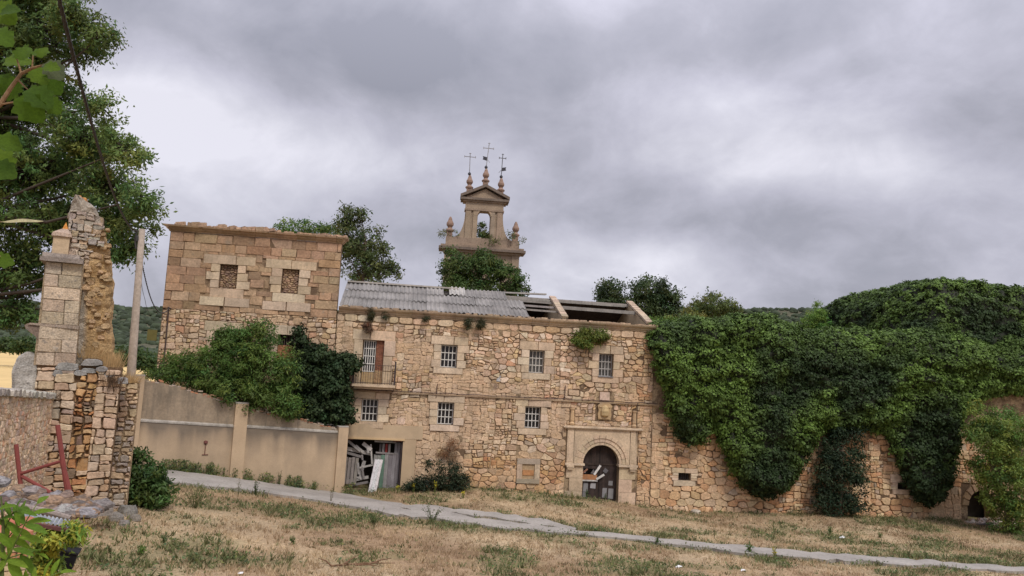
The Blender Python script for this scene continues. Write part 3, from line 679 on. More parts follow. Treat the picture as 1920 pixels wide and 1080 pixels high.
for x, z, w, h, c in ((-.95, .42, .28, .5, .26), (-.52, .62, .32, .3, .38), (-.98, .02, .3, .38, .2), (.58, .82, .26, .26, .22), (.22, .1, .28, .55, .25), (.58, .05, .32, .58, .24)):
    MB().prism([(x, z), (x+w, z-.02), (x+w+.01, z+h), (x+.02, z+h)], .40, .408, (c, c*.98, c)).build('notice', PAINT, door)
# coat of arms and tablet
m = MB(); prof = [(-.36, 4.7), (.36, 4.68), (.42, 5.0), (.36, 5.3), (.46, 5.5), (.3, 5.66), (0, 5.74), (-.3, 5.66), (-.44, 5.5), (-.36, 5.25), (-.42, 5.0)]
m.prism([(x+.05, z) for x, z in prof], -.12, .05, (.45, .32, .18)); 
m.lathe(.05, -.12, [(.05, 4.85), (.24, 4.95), (.27, 5.2), (.2, 5.45), (.04, 5.55)], 10, (.50, .37, .20)); m.box(-.3, .4, -.17, -.12, 5.42, 5.5, (.48, .35, .2)); m.box(-.26, .36, -.16, -.12, 4.74, 4.84, (.46, .33, .19))
m.build('coat_of_arms', DRESSED, wing)
MB().box(-.28, .32, -.1, .02, 5.84, 6.32, (.58, .43, .34)).build('tablet', DRESSED, wing)
# blocked niche low on the wall
m = MB(); m.box(-5.05, -3.7, -.11, .02, 1.95, 2.25, tint((.40, .33, .25))); m.box(-5.05, -3.7, -.11, .02, .85, 1.1, tint((.40, .33, .25))); m.box(-5.05, -4.75, -.105, .02, 1.1, 1.95, tint(PALE)); m.box(-4.0, -3.7, -.105, .02, 1.1, 1.95, tint(PALE)); m.box(-4.75, -4.0, -.03, .02, 1.1, 1.95, (.42, .30, .18)); m.build('blocked_niche', DRESSED, wing)
MB().box(-4.7, -4.05, -.06, -.03, 1.3, 1.6, (.44, .22, .1)).build('infill', BRICK, wing)
# garage doorway: plaster frame, broken planks
m = MB(); m.box(-11.69, -10.95, -.06, .05, -.3, 3.1, (.49, .365, .235)); m.box(-15.2, -10.6, -.07, .05, 3.1, 3.85, (.50, .38, .25)); m.box(-14.9, -11.6, -.12, .1, 3.0, 3.1, (.58, .42, .24)); m.build('doorway_plaster', PLASTER, wing)
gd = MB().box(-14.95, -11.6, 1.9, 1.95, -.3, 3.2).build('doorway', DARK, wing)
m = MB(); m.box(-14.85, -14.5, .08, .16, 2.92, 3.0, (.17, .06, .045)); m.box(-12.25, -11.72, .08, .16, 2.92, 3.0, (.17, .055, .04)); m.box(-11.8, -11.7, .06, .18, .25, 2.92, (.06, .045, .045)); m.build('door_frame', PAINT, gd)
rg = random.Random(4)
def gplank(a, b, w, c, y=.25, t=.035): MB().bar((a[0], y, a[1]), (b[0], y+rg.uniform(-.05, .08), b[1]), w, t, c, up=(0, 1, 0)).build('plank', WOODGREY, gd)
GRW = (.38, .36, .345); GRL = (.52, .49, .46); GRD = (.24, .22, .215)
for a, b, w, c in (((-14.85, 2.9), (-14.05, 2.3), .14, GRW), ((-14.35, 2.6), (-13.9, 2.25), .13, GRL), ((-13.95, 2.75), (-13.45, 2.4), .2, GRL), ((-14.9, 2.42), (-13.45, 2.15), .2, GRL), ((-14.9, 2.2), (-14.0, 1.98), .14, GRD),
                   ((-13.5, 2.7), (-13.35, 1.6), .09, GRL), ((-13.7, 2.65), (-13.6, 2.2), .12, GRW), ((-14.15, 1.65), (-14.05, 1.0), .12, GRW), ((-13.8, 1.75), (-14.0, .75), .2, GRW), ((-14.05, 1.35), (-13.3, 1.55), .1, GRL),
                   ((-13.9, 1.4), (-13.75, .75), .11, GRD), ((-14.7, .58), (-13.5, .85), .17, GRW), ((-14.4, .38), (-13.5, .58), .13, GRD), ((-14.3, .9), (-13.9, .72), .08, GRW), ((-13.95, 2.1), (-13.9, 1.8), .1, GRD)): gplank(a, b, w, c, rg.uniform(.22, .42))
for k in range(4): gplank((-14.85+.2*k, .45), (-14.8+.2*k, 2.0-.1*rg.random()), .17, tint((.27, .24, .22), .2), .3)
for k in range(7):                                                   # right-hand leaf, still standing
    x = -13.2+.21*k; c = [(.30, .29, .27), (.29, .29, .26), (.14, .24, .18), (.30, .285, .28), (.22, .20, .21), (.26, .24, .25), (.20, .18, .19)][k]
    p = gplank((x, .25+.05*(k % 2)), (x+.02, 2.12 if k < 3 else 2.2), .2, c, .34)
for k, c in enumerate(((.10, .09, .09), (.30, .28, .27), (.26, .045, .04), (.28, .26, .25))): gplank((-12.95+.17*k, 2.1), (-12.95+.17*k, 2.75), .12, c, .4)
for k in range(2): gplank((-12.08+.17*k, 2.15), (-12.06+.17*k, 2.85), .15, tint((.22, .2, .21)), .4)
gplank((-13.2, 2.25), (-11.95, 2.2), .09, GRD, .31); gplank((-13.3, 2.88), (-12.1, 2.86), .1, GRW, .3)
lb = MB()
for k in range(3): lb.bar((-13.38+.15*k, -.55, .02), (-13.12+.15*k, .02, 1.82), .145, .03, tint((.60, .585, .58), .05), up=(0, 1, 0))
o = empty('leaning_board', FAC.world(-13.2, -.5, .1), FAC.yaw, 'pale whitewashed plank panel leaning in front of the broken wooden gate', 'board')
q = lb.build('panel', WOODGREY, o); q.location = (13.2, .5, -.02)
# stones of the front wall
excl = BLOCK_RECTS+[(-2.2, 2.2, -1, 4.3), (-.5, .6, 4.6, 6.35), (-5.05, -3.7, .85, 2.25), (-15.2, -10.95, -1, 3.85), (-2.05, -1.75, 4.3, 5.3), (1.75, 2.05, 4.3, 5.3)]+holes
wallpoly = mixed(WX0+.02, WX1-.02, -.45, 9.62, excl, 21, k=.86)
wallpoly += ashlar(WX0, WX1, 9.64, 10.04, excl, h=(.4, .4), w=(.5, 1.0), seed=3)
def wingcol(r, x, z):
    c = pal(r); k = 1.0
    if z < 2.2 and x > -9: c = tuple(a*b for a, b in zip(c, (.98, .86, .72)))
    if x > 1.5: c = tuple(a*b for a, b in zip(c, (.98, .92, .84)))
    return c
lay(wing, wallpoly, colf=wingcol, rest='small_stones', smear=True)
# string course, rusty cable along it, cable drops
m = MB()
for i in range(14): m.box(-14.75+1.29*i, -14.755+1.29*(i+1), -.12-.004*(i % 2), .02, 5.66, 5.74, tint((.36, .26, .17), .15))
m.build('string_course', DRESSED, wing)
cb = MB(); cb.tube([(-14.7+.45*i, -.14, 5.79+.015*math.sin(i*1.7)) for i in range(41)], .022, 5, (.07, .04, .035))
cb.tube([(2.05, -.13, 5.78), (2.03, -.13, 4.2), (2.05, -.1, 2.9), (2.2, -.09, 2.1), (2.55, -.09, 1.55), (2.75, -.09, 1.4)], .02, 5, (.07, .045, .035))
cb.tube([(-2.42, -.1, 5.6), (-2.4, -.1, 6.6)], .025, 5, (.09, .05, .04)); cb.tube([(-9.98, -.1, 5.5), (-9.95, -.1, 6.3)], .025, 5, (.09, .05, .04))
cb.build('cable', IRON, wing)
m = MB(); m.tube([(-6.3, -.05, 7.05), (-6.15, -.4, 7.3)], .022, 6, (.30, .29, .28)); m.tube([(-6.3, -.02, 6.95), (-6.38, -.15, 6.8)], .05, 6, (.3, .29, .28)); m.build('wall_lamp', IRON, wing)
m = MB(); m.lathe(-6.45, -.3, [(.02, 6.84), (.06, 6.82), (.13, 6.68), (.14, 6.64), (.08, 6.6)], 12, (.36, .35, .34)); m.build('lamp_shade', PAINT, wing)
# cornice, block by block, with a moulded profile
def cornice(parent, x0, x1, z0, prof, step, name='cornice_block', colr=(.45, .34, .23), seed=1, y=0):
    r = random.Random(seed); x = x0
    while x < x1-.01:
        e = min(x1, x+step*r.uniform(.8, 1.2)); e = x1 if x1-e < .3 else e; m = MB(); dy = r.uniform(-.012, .012); dzz = r.uniform(-.01, .01)
        n = len(prof); vs = [(x+.006, y+p+dy, z0+q+dzz) for p, q in prof]+[(e-.006, y+p+dy, z0+q+dzz) for p, q in prof]
        fs = [(i, i+1, n+i+1, n+i) for i in range(n-1)]+[tuple(range(n))[::-1], tuple(range(n, 2*n)), (n-1, 0, n, 2*n-1)]
        m.add(vs, fs, tint(colr, .1)).build(name, DRESSED, parent); x = e
PROF = [(.02, 0), (-.06, 0), (-.07, .07), (-.13, .10), (-.15, .19), (-.25, .24), (-.30, .31), (-.32, .38), (.1, .40)]
cornice(wing, -15.85, 3.1, 10.06, PROF, 1.15)
m = MB(); rr = random.Random(6)
for i in range(150):
    x = rr.uniform(-15.7, 3.0); L_ = rr.uniform(.08, .4); h_ = rr.uniform(.02, .07); y_ = rr.uniform(-.24, .15); m.bar((x, y_, 10.46), (x+L_, y_+rr.uniform(-.04, .04), 10.46+rr.uniform(-.01, .02)), rr.uniform(.08, .22), h_*2, tint((.42, .325, .235), .25))
m.build('mortar_crumbs', STONE, wing, kind='stuff')
# roof
ZE, ZR, YR = 10.50, 12.22, 4.5; SL = (ZR-ZE)/YR
roof = MB().bar((-15.8, YR, ZR-.14), (3.0, YR, ZR-.2), .14, .2, (.34, .31, .28)).build('roof', WOODGREY, wing)
def sheet(x0, x1, s0, s1, lift, c, tilt=0.0):
    """one corrugated sheet: s runs up the slope from the eaves"""
    n = int((x1-x0)/.055); vs = []
    for j, s in enumerate((s0, (s0+s1)/2, s1)):
        for i in range(n+1):
            x = x0+(x1-x0)*i/n; z = ZE+SL*s+lift+.05*math.sin(2*math.pi*x/.265)+tilt*(s-s0)+(-.03 if j == 1 else 0)
            vs.append((x+tilt*.5*(s-s0), s-.12, z))
    fs = [(j*(n+1)+i, j*(n+1)+i+1, (j+1)*(n+1)+i+1, (j+1)*(n+1)+i) for j in range(2) for i in range(n)]
    MB().add(vs, fs, c).build('roof_sheet', FIBRO, roof)
rs = random.Random(12)
rows = ((-.12, 1.62, .02), (1.5, 3.1, .06), (2.98, 4.62, .10))
for j, (s0, s1, lf) in enumerate(rows):
    for i in range(12):
        x0 = -15.82+1.0*i; x1 = x0+1.06
        if j == 0 and i > 10: continue
        if j == 2 and i in (6,): continue
        if j == 1 and i == 7: x1 -= .1
        if j == 2 and i > 9: continue
        if j == 1 and i > 10: continue
        k = rs.uniform(.85, 1.12); sheet(x0, x1, s0+rs.uniform(-.05, .05), s1, lf+.012*(i % 2), (.25*k, .235*k, .22*k), rs.uniform(-.015, .015))
sheet(-9.4, -8.4, 3.2, 4.7, .14, (.40, .38, .35), .03)
m = MB(); m.box(-15.8, -8.8, 4.2, 4.75, ZR+.1, ZR+.2, (.40, .37, .33)); m.build('ridge_cap', FIBRO, roof); MB().add([(-15.8, YR+.3, ZR), (-8.6, YR+.3, ZR), (-8.6, 9.1, 10.3), (-15.8, 9.1, 10.3)], [(0, 1, 2, 3)], (.25, .235, .22)).build('rear_sheets', FIBRO, roof)
MB().bar((-7.6, 4.6, 12.3), (-2.9, 4.9, 12.45), .4, .09, (.40, .38, .35)).build('roof_sheet', FIBRO, roof)
# exposed purlins and rafters, two cross walls, crooked timbers
for s, x0, x1, w in ((1.9, -5.9, -2.6, .09), (2.75, -6.2, -2.7, .10), (3.7, -6.4, -2.6, .10), (2.75, -2.5, 2.7, .17), (4.1, -6.4, 2.3, .10)):
    MB().bar((x0, s, ZE+SL*s-.1), (x1, s+.05, ZE+SL*s-.14), w, w*1.25, tint((.33, .30, .27), .15)).build('purlin', WOODGREY, wing)
m = MB(); m.add([(-8.6, YR+.1, ZR-.06), (2.62, YR+.1, ZR-.2), (2.62, 9.1, 10.2), (-8.6, 9.1, 10.25), (-8.6, YR+.1, ZR-.12), (2.62, YR+.1, ZR-.26), (2.62, 9.1, 10.14), (-8.6, 9.1, 10.19)], [(0, 1, 2, 3), (7, 6, 5, 4), (0, 4, 5, 1)], (.10, .08, .07)); m.build('rear_roof_slope', DARKWOOD, wing)
rf_r = random.Random(61)
for x, d in ((-2.68, .32), (2.62, .34)):
    vs = [(x, .5, 5.8), (x+d, .5, 5.8), (x+d, 8.6, 5.8), (x, 8.6, 5.8), (x, .3, 10.45), (x+d, .3, 10.45), (x+d, 4.5, 12.1), (x, 4.5, 12.1), (x, 8.6, 10.3), (x+d, 8.6, 10.3)]
    fs = [(4, 5, 6, 7), (7, 6, 9, 8), (0, 4, 7, 8, 3), (1, 2, 9, 6, 5), (0, 1, 5, 4)]
    MB().add(vs, fs, (.44, .34, .22)).build('gable_wall', PLASTER, wing)
    for k in range(9):
        s = .35+k*.48; MB().bar((x+d/2, s, ZE+SL*s+.03), (x+d/2+rf_r.uniform(-.02, .02), s+.46, ZE+SL*(s+.46)+.03+rf_r.uniform(-.03, .03)), d+.08, .14, tint((.40, .32, .235), .15)).build('coping_stone', STONE, wing)
rf = random.Random(5)
for i in range(16): MB().bar((-2.4+.3*i, 4.6, 12.05+rf.uniform(-.05, .05)), (-2.0+.3*i, 5.3, 12.1+rf.uniform(-.05, .08)), .16, .1, tint((.26, .22, .19), .3)).build('broken_tile', STONE, roof)
# balcony
bal = MB(); bal.box(-14.75, -12.35, -.85, 0, 5.98, 6.12, PALE); bal.box(-14.65, -12.45, -.6, 0, 5.84, 5.98, PALE); bal = bal.build('balcony', DRESSED, wing)
m = MB()
for x0, y0, x1, y1 in ((-14.7, -.8, -12.4, -.8), (-14.7, -.8, -14.7, 0), (-12.4, -.8, -12.4, 0)):
    for z in (6.2, 7.2): m.bar((x0, y0, z), (x1, y1, z), .035, .03, (.05, .035, .03))
    n = int(math.hypot(x1-x0, y1-y0)/.135)
    for i in range(n+1): t = i/n; x, y = x0+(x1-x0)*t, y0+(y1-y0)*t; m.bar((x, y, 6.12), (x, y, 7.2), .018, .018, (.05, .035, .03))
m.box(-12.45, -12.36, -.84, -.76, 6.1, 7.45, (.045, .03, .03)); m.box(-14.74, -14.66, -.84, -.76, 6.1, 7.45, (.045, .03, .03)); m.build('railing', IRON, bal)

# ================================================================ TOWER BLOCK
tower = framed('tower_block', FAC, 'tall square stone block at the left end with two walled-up windows under a moulded cornice', 'building')
TX0, TX1, TZ1 = -25.4, -15.95, 14.08
TW = [(-22.55, -21.6, 11.04, 12.41), (-19.15, -18.22, 10.99, 12.39)]; TL = [(-22.5, -21.6, 7.0, 8.63), (-19.07, -18.18, 7.0, 8.63)]
holed_wall(TX0, TX1, -1, TZ1, TW+TL, 0, .45, (.33, .235, .15)).build('wall', MORTAR, tower)
m = MB(); m.box(TX0, TX0+.7, .45, 9, -1, 11, (.44, .33, .2)); m.box(TX1-.7, TX1, .45, 9, -1, 10.2, (.44, .33, .2)); m.box(TX0+.7, TX1-.7, 8.3, 9, -1, 10, (.44, .33, .2)); m.build('side_wall', MORTAR, tower)
BLOCK_RECTS.clear()
TPAL = [((.415, .285, .185), 5), ((.435, .31, .205), 3), ((.38, .25, .155), 2.5), ((.46, .345, .24), .8), ((.33, .225, .15), 1)]
rt = random.Random(31)
for (x0, x1, z0, z1) in TW:
    w = MB().box(x0, x1, .22, .3, z0, z1, (.26, .18, .12)).build('walled_up_window', MORTAR, tower)
    for p in rubble(x0, x1, z0, z1, h=(.09, .15), w=(1.2, 2.8), small=.1, seed=int(-x0*10)):
        vs, fs = stone_geo(p, rt, proud=(.03, .08), gap=(.008, .018)); MB().add([(a, b+.22, c) for a, b, c in vs], fs, tint(rt.choice([(.36, .25, .17), (.30, .21, .16), (.40, .29, .19)]), .15)).build('infill_stone', STONE, w)
    surround(w, x0, x1, z0, z1, lint=.52, sill=.5, jw=.55, wide=.95)
    for a, b in ((x0-.95, (x0+x1)/2-.1), ((x0+x1)/2-.08, x1+.8)):
        BLOCK_RECTS.append((a, b, z0-1.0, z0-.5)); vs, fs = stone_geo([(a, z0-1), (b, z0-1), (b, z0-.5), (a, z0-.5)], rt, proud=(.075, .09), gap=(.004, .01), roundc=False); MB().add(vs, fs, tint(PALE2, .06)).build('surround_block', DRESSED, w)
for x0, x1, z0, z1 in TL:
    w = MB().box(x0, x1, .38, .42, z0, 8.02, (.30, .2, .13)).build('window', MORTAR, tower); w['label'] = 'lower window half filled with orange brick'
    MB().box(x0-.1, x1+.1, .47, .52, z0, z1+.1).build('dark_backing', DARK, w)
    for j in range(14):
        for i in range(4):
            if z0+j*.075 < 8.02: MB().box(x0+i*.235+.11*(j % 2)-.1, x0+i*.235+.125+.11*(j % 2), .18, .3, z0+j*.075+.006, z0+j*.075+.07, tint((.40, .19, .10), .2)).build('brick', BRICK, w)
    m = MB()
    for i in range(7): m.box(x0+.06+.125*i, x0+.10+.125*i, .2, .24, 8.0, 8.6, (.10, .065, .055))
    m.build('bars', IRON, w)
    surround(w, x0, x1, z0, z1, lint=.55, sill=.4, jw=.5, wide=.6)
tp = ashlar(TX0+.01, TX1-.01, 9.75, 14.06, BLOCK_RECTS+TW+TL, h=(.42, .54), w=(.55, 1.4), seed=7, jit=.02)
tp2 = mixed(TX0+.02, TX1+.04, 1.2, 9.74, BLOCK_RECTS+TL, 17, k=.85)
big = sorted(tp, key=area, reverse=True)
lay(tower, tp, limit=150, palette=TPAL, roundc=False, proud=(.02, .065), gap=(.004, .024), name='ashlar_block', rest='small_ashlar', seed=9)
lay(tower, tp2, limit=290, seed=10, smear=True)
TPROF = [(.02, 0), (-.05, 0), (-.07, .06), (-.16, .12), (-.20, .2), (-.32, .25), (-.35, .34), (.2, .37)]
cornice(tower, TX0-.05, TX1+.05, 14.08, TPROF, 1.0, colr=(.40, .28, .18), seed=4)
for s, x in ((-1, TX0), (1, TX1)):
    m = MB(); n = len(TPROF); vs = [(x+s*(-p), -.06+(p if p < 0 else 0), 14.08+q) for p, q in TPROF]+[(x+s*(-p), .5, 14.08+q) for p, q in TPROF]
    m.add(vs, [(i, i+1, n+i+1, n+i) for i in range(n-1)]+[tuple(range(n))], (.40, .28, .18)).build('cornice_return', DRESSED, tower)
m = MB(); rr = random.Random(9)
for i in range(120):
    x = TX0+(rr.random()**.8)*(TX1-TX0); s = rr.uniform(.06, .17)*(1.3 if x < -20 else .8); y_ = rr.uniform(-.25, .3); m.bar((x, y_, 14.42+s*.4), (x+s*rr.uniform(1.2, 2.4), y_+rr.uniform(-.1, .1), 14.44+s*rr.uniform(.2, .8)), s*1.6, s*rr.uniform(.8, 1.5), tint((.40, .285, .2), .25))
m.build('loose_rubble', STONE, tower, kind='stuff')
m = MB(); m.tube([(-25.05, -.12, 9.75), (-25.02, -.12, 8), (-25.0, -.12, 5.5)], .045, 6, (.09, .06, .05)); m.tube([(-25.1, -.1, 9.8), (-24.9, -.14, 9.72)], .03, 6, (.08, .06, .05)); m.build('drainpipe', IRON, tower)
m = MB(); m.box(-26.0, -25.5, -.2, -.14, 7.9, 8.5, (.16, .14, .05)); m.box(-25.52, -25.3, -.18, -.1, 8.15, 8.2, (.06, .05, .05)); m.build('sign_plate', PAINT, tower)

# ================================================================ RIGHT-HAND RUINED WALL under the ivy
rwall = framed('ruined_wall', FAC, 'rubble stone wall hanging with ivy, low barred slits and a dark arch at its right end', 'wall')
LOWW = (4.77, 5.53, 1.3, 1.74); SLOT = (19.1, 20.0, 1.2, 1.6); ARCH = (23.95, 25.85, -1, 1.25)
holed_wall(3.03, 31, -1.6, 9.4, [LOWW, SLOT, ARCH], .02, .9, (.38, .28, .17)).build('wall', MORTAR, rwall)
BLOCK_RECTS.clear()
lw = MB().box(4.77, 5.53, .4, .45, 1.3, 1.74).build('low_window', DARK, rwall); m = MB()
for i in range(5): m.box(4.86+.14*i, 4.9+.14*i, .2, .24, 1.3, 1.74, (.05, .04, .04))
m.build('bars', IRON, lw); surround(lw, *LOWW, lint=.3, sill=.32, jw=.42, wide=.45)
sl = MB().box(19.1, 20, .45, .5, 1.2, 1.6).build('slit_window', DARK, rwall); surround(sl, *SLOT, lint=.52, sill=.3, jw=.45, wide=.5)
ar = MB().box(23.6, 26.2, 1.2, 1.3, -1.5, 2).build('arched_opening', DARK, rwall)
for i in range(9):
    a0, a1 = math.pi*i/9, math.pi*(i+1)/9; c = (24.9, .32); pts = [(c[0]+r*math.cos(a), c[1]+r*math.sin(a)*1.02) for r, a in ((.93, a0+.02), (1.4, a0+.02), (1.4, a1-.02), (.93, a1-.02))]
    vs, fs = stone_geo(pts, rt, proud=(.05, .09), gap=(.004, .012), roundc=False, back=.5); MB().add(vs, fs, tint((.47, .33, .2), .12)).build('voussoir', DRESSED, ar)
def ivy_low(u):
    """how low the ivy hangs on the wall at u"""
    return np.interp(u, IVB[:, 0], IVB[:, 1])
IVB = np.array([FAC.on(*p) for p in ((1222, 632), (1230, 690), (1250, 752), (1268, 818), (1292, 834), (1315, 830), (1322, 795), (1334, 800), (1347, 835), (1375, 890), (1402, 925), (1430, 930), (1462, 922), (1488, 885), (1510, 820), (1530, 808), (1650, 808), (1668, 840), (1688, 895), (1715, 940), (1742, 946), (1764, 905), (1770, 800), (1802, 772), (1835, 745), (1870, 740), (1960, 735))])
rex = BLOCK_RECTS+[LOWW, SLOT, ARCH, (23.5, 26.3, -1, 1.75)]
rpoly = mixed(3.05, 29.5, -1.1, 5.2, rex, 33, thr=.5, keep=lambda x, z: z < float(ivy_low(x))+.5)
RPAL = [((.54, .38, .225), 5), ((.58, .44, .28), 4), ((.49, .30, .165), 3), ((.44, .36, .27), 1)]
lay(rwall, rpoly, palette=RPAL, seed=14, smear=True)
cornice(rwall, 22.2, 30, 4.75, [(.02, 0), (-.1, 0), (-.14, .1), (.02, .14)], .9, name='ledge_stone', seed=8)

# ================================================================ BELL GABLE behind the roof
BF = Frame((-2.7586, 64), rad(5))
bell = framed('bell_gable', BF, 'tall church bell gable with pediment, stone finials and iron crosses rising behind the roof', 'bell gable')
BC = (.34, .262, .19); BC2 = (.285, .215, .16); BD = (.17, .135, .11)
def arched_slab(x0, x1, z0, z1, arcs, y0, y1, col, outline=None):
    """slab with round-headed openings (cx, half width, bottom, springing), cut into columns"""
    mb = MB(); xs = {x0, x1}
    for cx, r, b, s in arcs: xs |= {cx-r, cx+r} | {cx+r*math.cos(math.pi*k/10) for k in range(11)}
    if outline: xs |= {q[0] for q in outline}
    xs = sorted(xs); T = (lambda x: float(np.interp(x, [q[0] for q in outline], [q[1] for q in outline]))) if outline else (lambda x: z1)
    for a, b in zip(xs[:-1], xs[1:]):
        m = (a+b)/2; hit = [q for q in arcs if abs(m-q[0]) < q[1]]
        if not hit: mb.prism([(a, z0), (b, z0), (b, T(b)), (a, T(a))], y0, y1, col); continue
        cx, r, bo, sp_ = hit[0]; ar_ = lambda x: sp_+math.sqrt(max(0, r*r-(x-cx)**2))
        if bo > z0: mb.prism([(a, z0), (b, z0), (b, bo), (a, bo)], y0, y1, col)
        mb.prism([(a, ar_(a)), (b, ar_(b)), (b, T(b)), (a, T(a))], y0, y1, col)
    return mb
low_arcs = [(-1.2, .52, 11, 16.05), (1.22, .52, 11, 16.05)]
arched_slab(-3.2, 3.2, 6, 17.2, low_arcs, 0, 1.1, BC).build('lower_stage', DRESSED, bell)
for x0, x1 in ((-3.25, -2.6), (2.6, 3.25), (-.35, .35)):
    m = MB(); m.box(x0, x1, -.12, 0, 6, 15.8, BC); m.box(x0-.08, x1+.08, -.2, .02, 15.8, 16.1, BC2); m.box(x0, x1, -.1, 0, 16.1, 17.2, BC); m.build('pilaster', DRESSED, bell)
m = MB(); m.box(-3.35, 3.35, -.2, 1.3, 17.2, 17.4, BC); m.box(-3.75, 3.75, -.5, 1.6, 17.4, 17.62, BD); m.box(-3.6, 3.6, -.36, 1.46, 17.62, 17.8, BC2); m.build('cornice', DRESSED, bell)
up_out = [(-2.5, 18.55)]+[(-2.5+.85*math.sin(t), 18.55+2.3*(1-math.cos(t))*.95) for t in np.linspace(.15, math.pi/2, 8)]+[(-1.62, 21.45), (1.62, 21.45)]+[(2.5-.85*math.sin(t), 18.55+2.3*(1-math.cos(t))*.95) for t in np.linspace(math.pi/2, .15, 8)]+[(2.5, 18.55)]
arched_slab(-2.5, 2.5, 17.8, 21.4, [(0, .55, 18.6, 20.5)], .1, .95, BC, outline=up_out).build('upper_stage', DRESSED, bell)
MB().box(-3.2, 3.2, -.05, 1.1, 17.8, 18.5, BC2).build('plinth', DRESSED, bell)
m = MB()
for x0, x1 in ((-1.6, -1.15), (-.95, -.6), (.6, .95), (1.15, 1.6)): m.box(x0, x1, .0, .1, 18.5, 20.95, tint(BC, .06))
for k in range(8):
    a0, a1 = math.pi*k/8, math.pi*(k+1)/8; m.prism([(r*math.cos(a), 20.5+r*math.sin(a)) for r, a in ((.56, a0), (.72, a0), (.72, a1), (.56, a1))], -.02, .1, tint(BC, .06))
m.box(-1.72, 1.72, -.05, 1.05, 20.95, 21.1, BC2); m.box(-1.66, 1.66, 0, 1.0, 21.1, 21.7, BC); m.box(-1.9, 1.9, -.12, 1.1, 21.7, 21.85, BC2); m.box(-2.1, 2.1, -.28, 1.25, 21.85, 22.05, BD)
m.build('entablature', DRESSED, bell)
m = MB(); m.prism([(-1.75, 22.05), (1.75, 22.05), (0, 22.95)], .05, .95, BC)
for s in (-1, 1): m.prism([(s*2.15, 22.05), (s*2.15, 22.3), (0, 23.32), (0, 23.07)], -.28, 1.25, BD)
m.build('pediment', DRESSED, bell)
def finial(x, z, h, col=(.29, .195, .15)):
    k = h/1.7; m = MB(); m.box(x-.22*k, x+.22*k, .3, .74, z-.2, z+.55*k, col)
    m.lathe(x, .52, [(.3*k, z+.55*k), (.34*k, z+.66*k), (.2*k, z+.78*k), (.15*k, z+.86*k), (.27*k, z+1.05*k), (.27*k, z+1.2*k), (.16*k, z+1.42*k), (.13*k, z+1.55*k), (.06*k, z+1.7*k)], 10, col)
    return m.build('finial', DRESSED, bell)
for x, z, h in ((-1.42, 22.4, 1.8), (1.36, 22.35, 1.8), (-.02, 23.1, 1.8), (-2.9, 18.4, 1.95), (2.87, 18.4, 1.9)): finial(x, z, h)
def cross(x, z0, z1, arm, za, lean=0, col=(.10, .10, .11), vane=None):
    m = MB(); q = lambda t: (x+lean*(t-z0), .52, t); m.tube([q(z0), q(z1)], .035, 5, col); m.lathe(x, .52, [(.05, z0-.05), (.14, z0+.05), (.14, z0+.15), (.05, z0+.26)], 8, (.05, .05, .06))
    m.bar((q(za)[0]-arm, .52, za), (q(za)[0]+arm, .52, za-.04*arm), .06, .05, col)
    for s in (-1, 1): m.bar((q(za)[0]+s*arm, .52, za-.1), (q(za)[0]+s*arm, .52, za+.1), .05, .04, col)
    m.bar((q(z1)[0]-.1, .52, z1-.05), (q(z1)[0]+.1, .52, z1-.05), .05, .04, col)
    if vane: s, zv = vane; m.prism([(q(zv)[0], zv), (q(zv)[0]+s*.4, zv+.1), (q(zv)[0]+s*.34, zv+.25), (q(zv)[0]+s*.4, zv+.4), (q(zv)[0], zv+.32)], .5, .54, (.04, .04, .05)); m.bar((q(zv)[0]-s*.25, .52, zv-.15), (q(zv)[0], .52, zv+.15), .04, .03, col)
    m.build('iron_cross', IRON, bell)
cross(-1.48, 24.2, 26.2, .48, 25.85, -.02, (.26, .26, .28)); cross(-.05, 24.9, 27.25, .45, 26.75, .07, (.30, .30, .31), (-1, 25.6)); cross(1.33, 24.15, 26.35, .3, 25.95, .02, (.10, .10, .11), (1, 24.75))
for x, z, k in ((-.92, 15.5, .55), (0.1, 18.7, .45)):
    m = MB(); m.lathe(x, .55, [(.48*k, z), (.5*k, z+.1*k), (.36*k, z+.4*k), (.3*k, z+.8*k), (.22*k, z+1.0*k), (.05*k, z+1.1*k), (.06*k, z+1.5*k)], 12, (.035, .035, .03)); m.build('bell', IRON, bell)
def bush_at(name, label, cat, pxl, Y, size, asp, col, base=None, **k):
    lb = [lobe(px, py, Y+dy, wx, wz) for px, py, dy, wx, wz in pxl]; b = base or Vector((lb[0][0].x, lb[0][0].y, min(c.z-r[2] for c, r in lb)))
    return plant(name, label, cat, b, lb, size, asp, col, **k)
bush_at('shrub', 'small shrub sprouting inside the upper arch of the bell gable', 'plant', [(904, 430, .3, 9, 18), (898, 440, .2, 7, 8), (915, 442, .2, 12, 6)], 64.3, .22, .5, (.075, .10, .035), trunk_r=.03, clump_r=.28, per=18)
bush_at('shrub', 'wispy weed on the left shoulder of the bell gable', 'plant', [(832, 436, .3, 12, 8), (853, 438, .2, 8, 9)], 63.7, .2, .4, (.14, .15, .08), trunk_r=.02, clump_r=.25, per=6)
bush_at('shrub', 'wispy weed on the right shoulder of the bell gable', 'plant', [(958, 440, .3, 9, 9), (978, 452, .2, 7, 8), (930, 452, 0, 12, 5)], 63.7, .2, .4, (.10, .12, .05), trunk_r=.02, clump_r=.25, per=8)

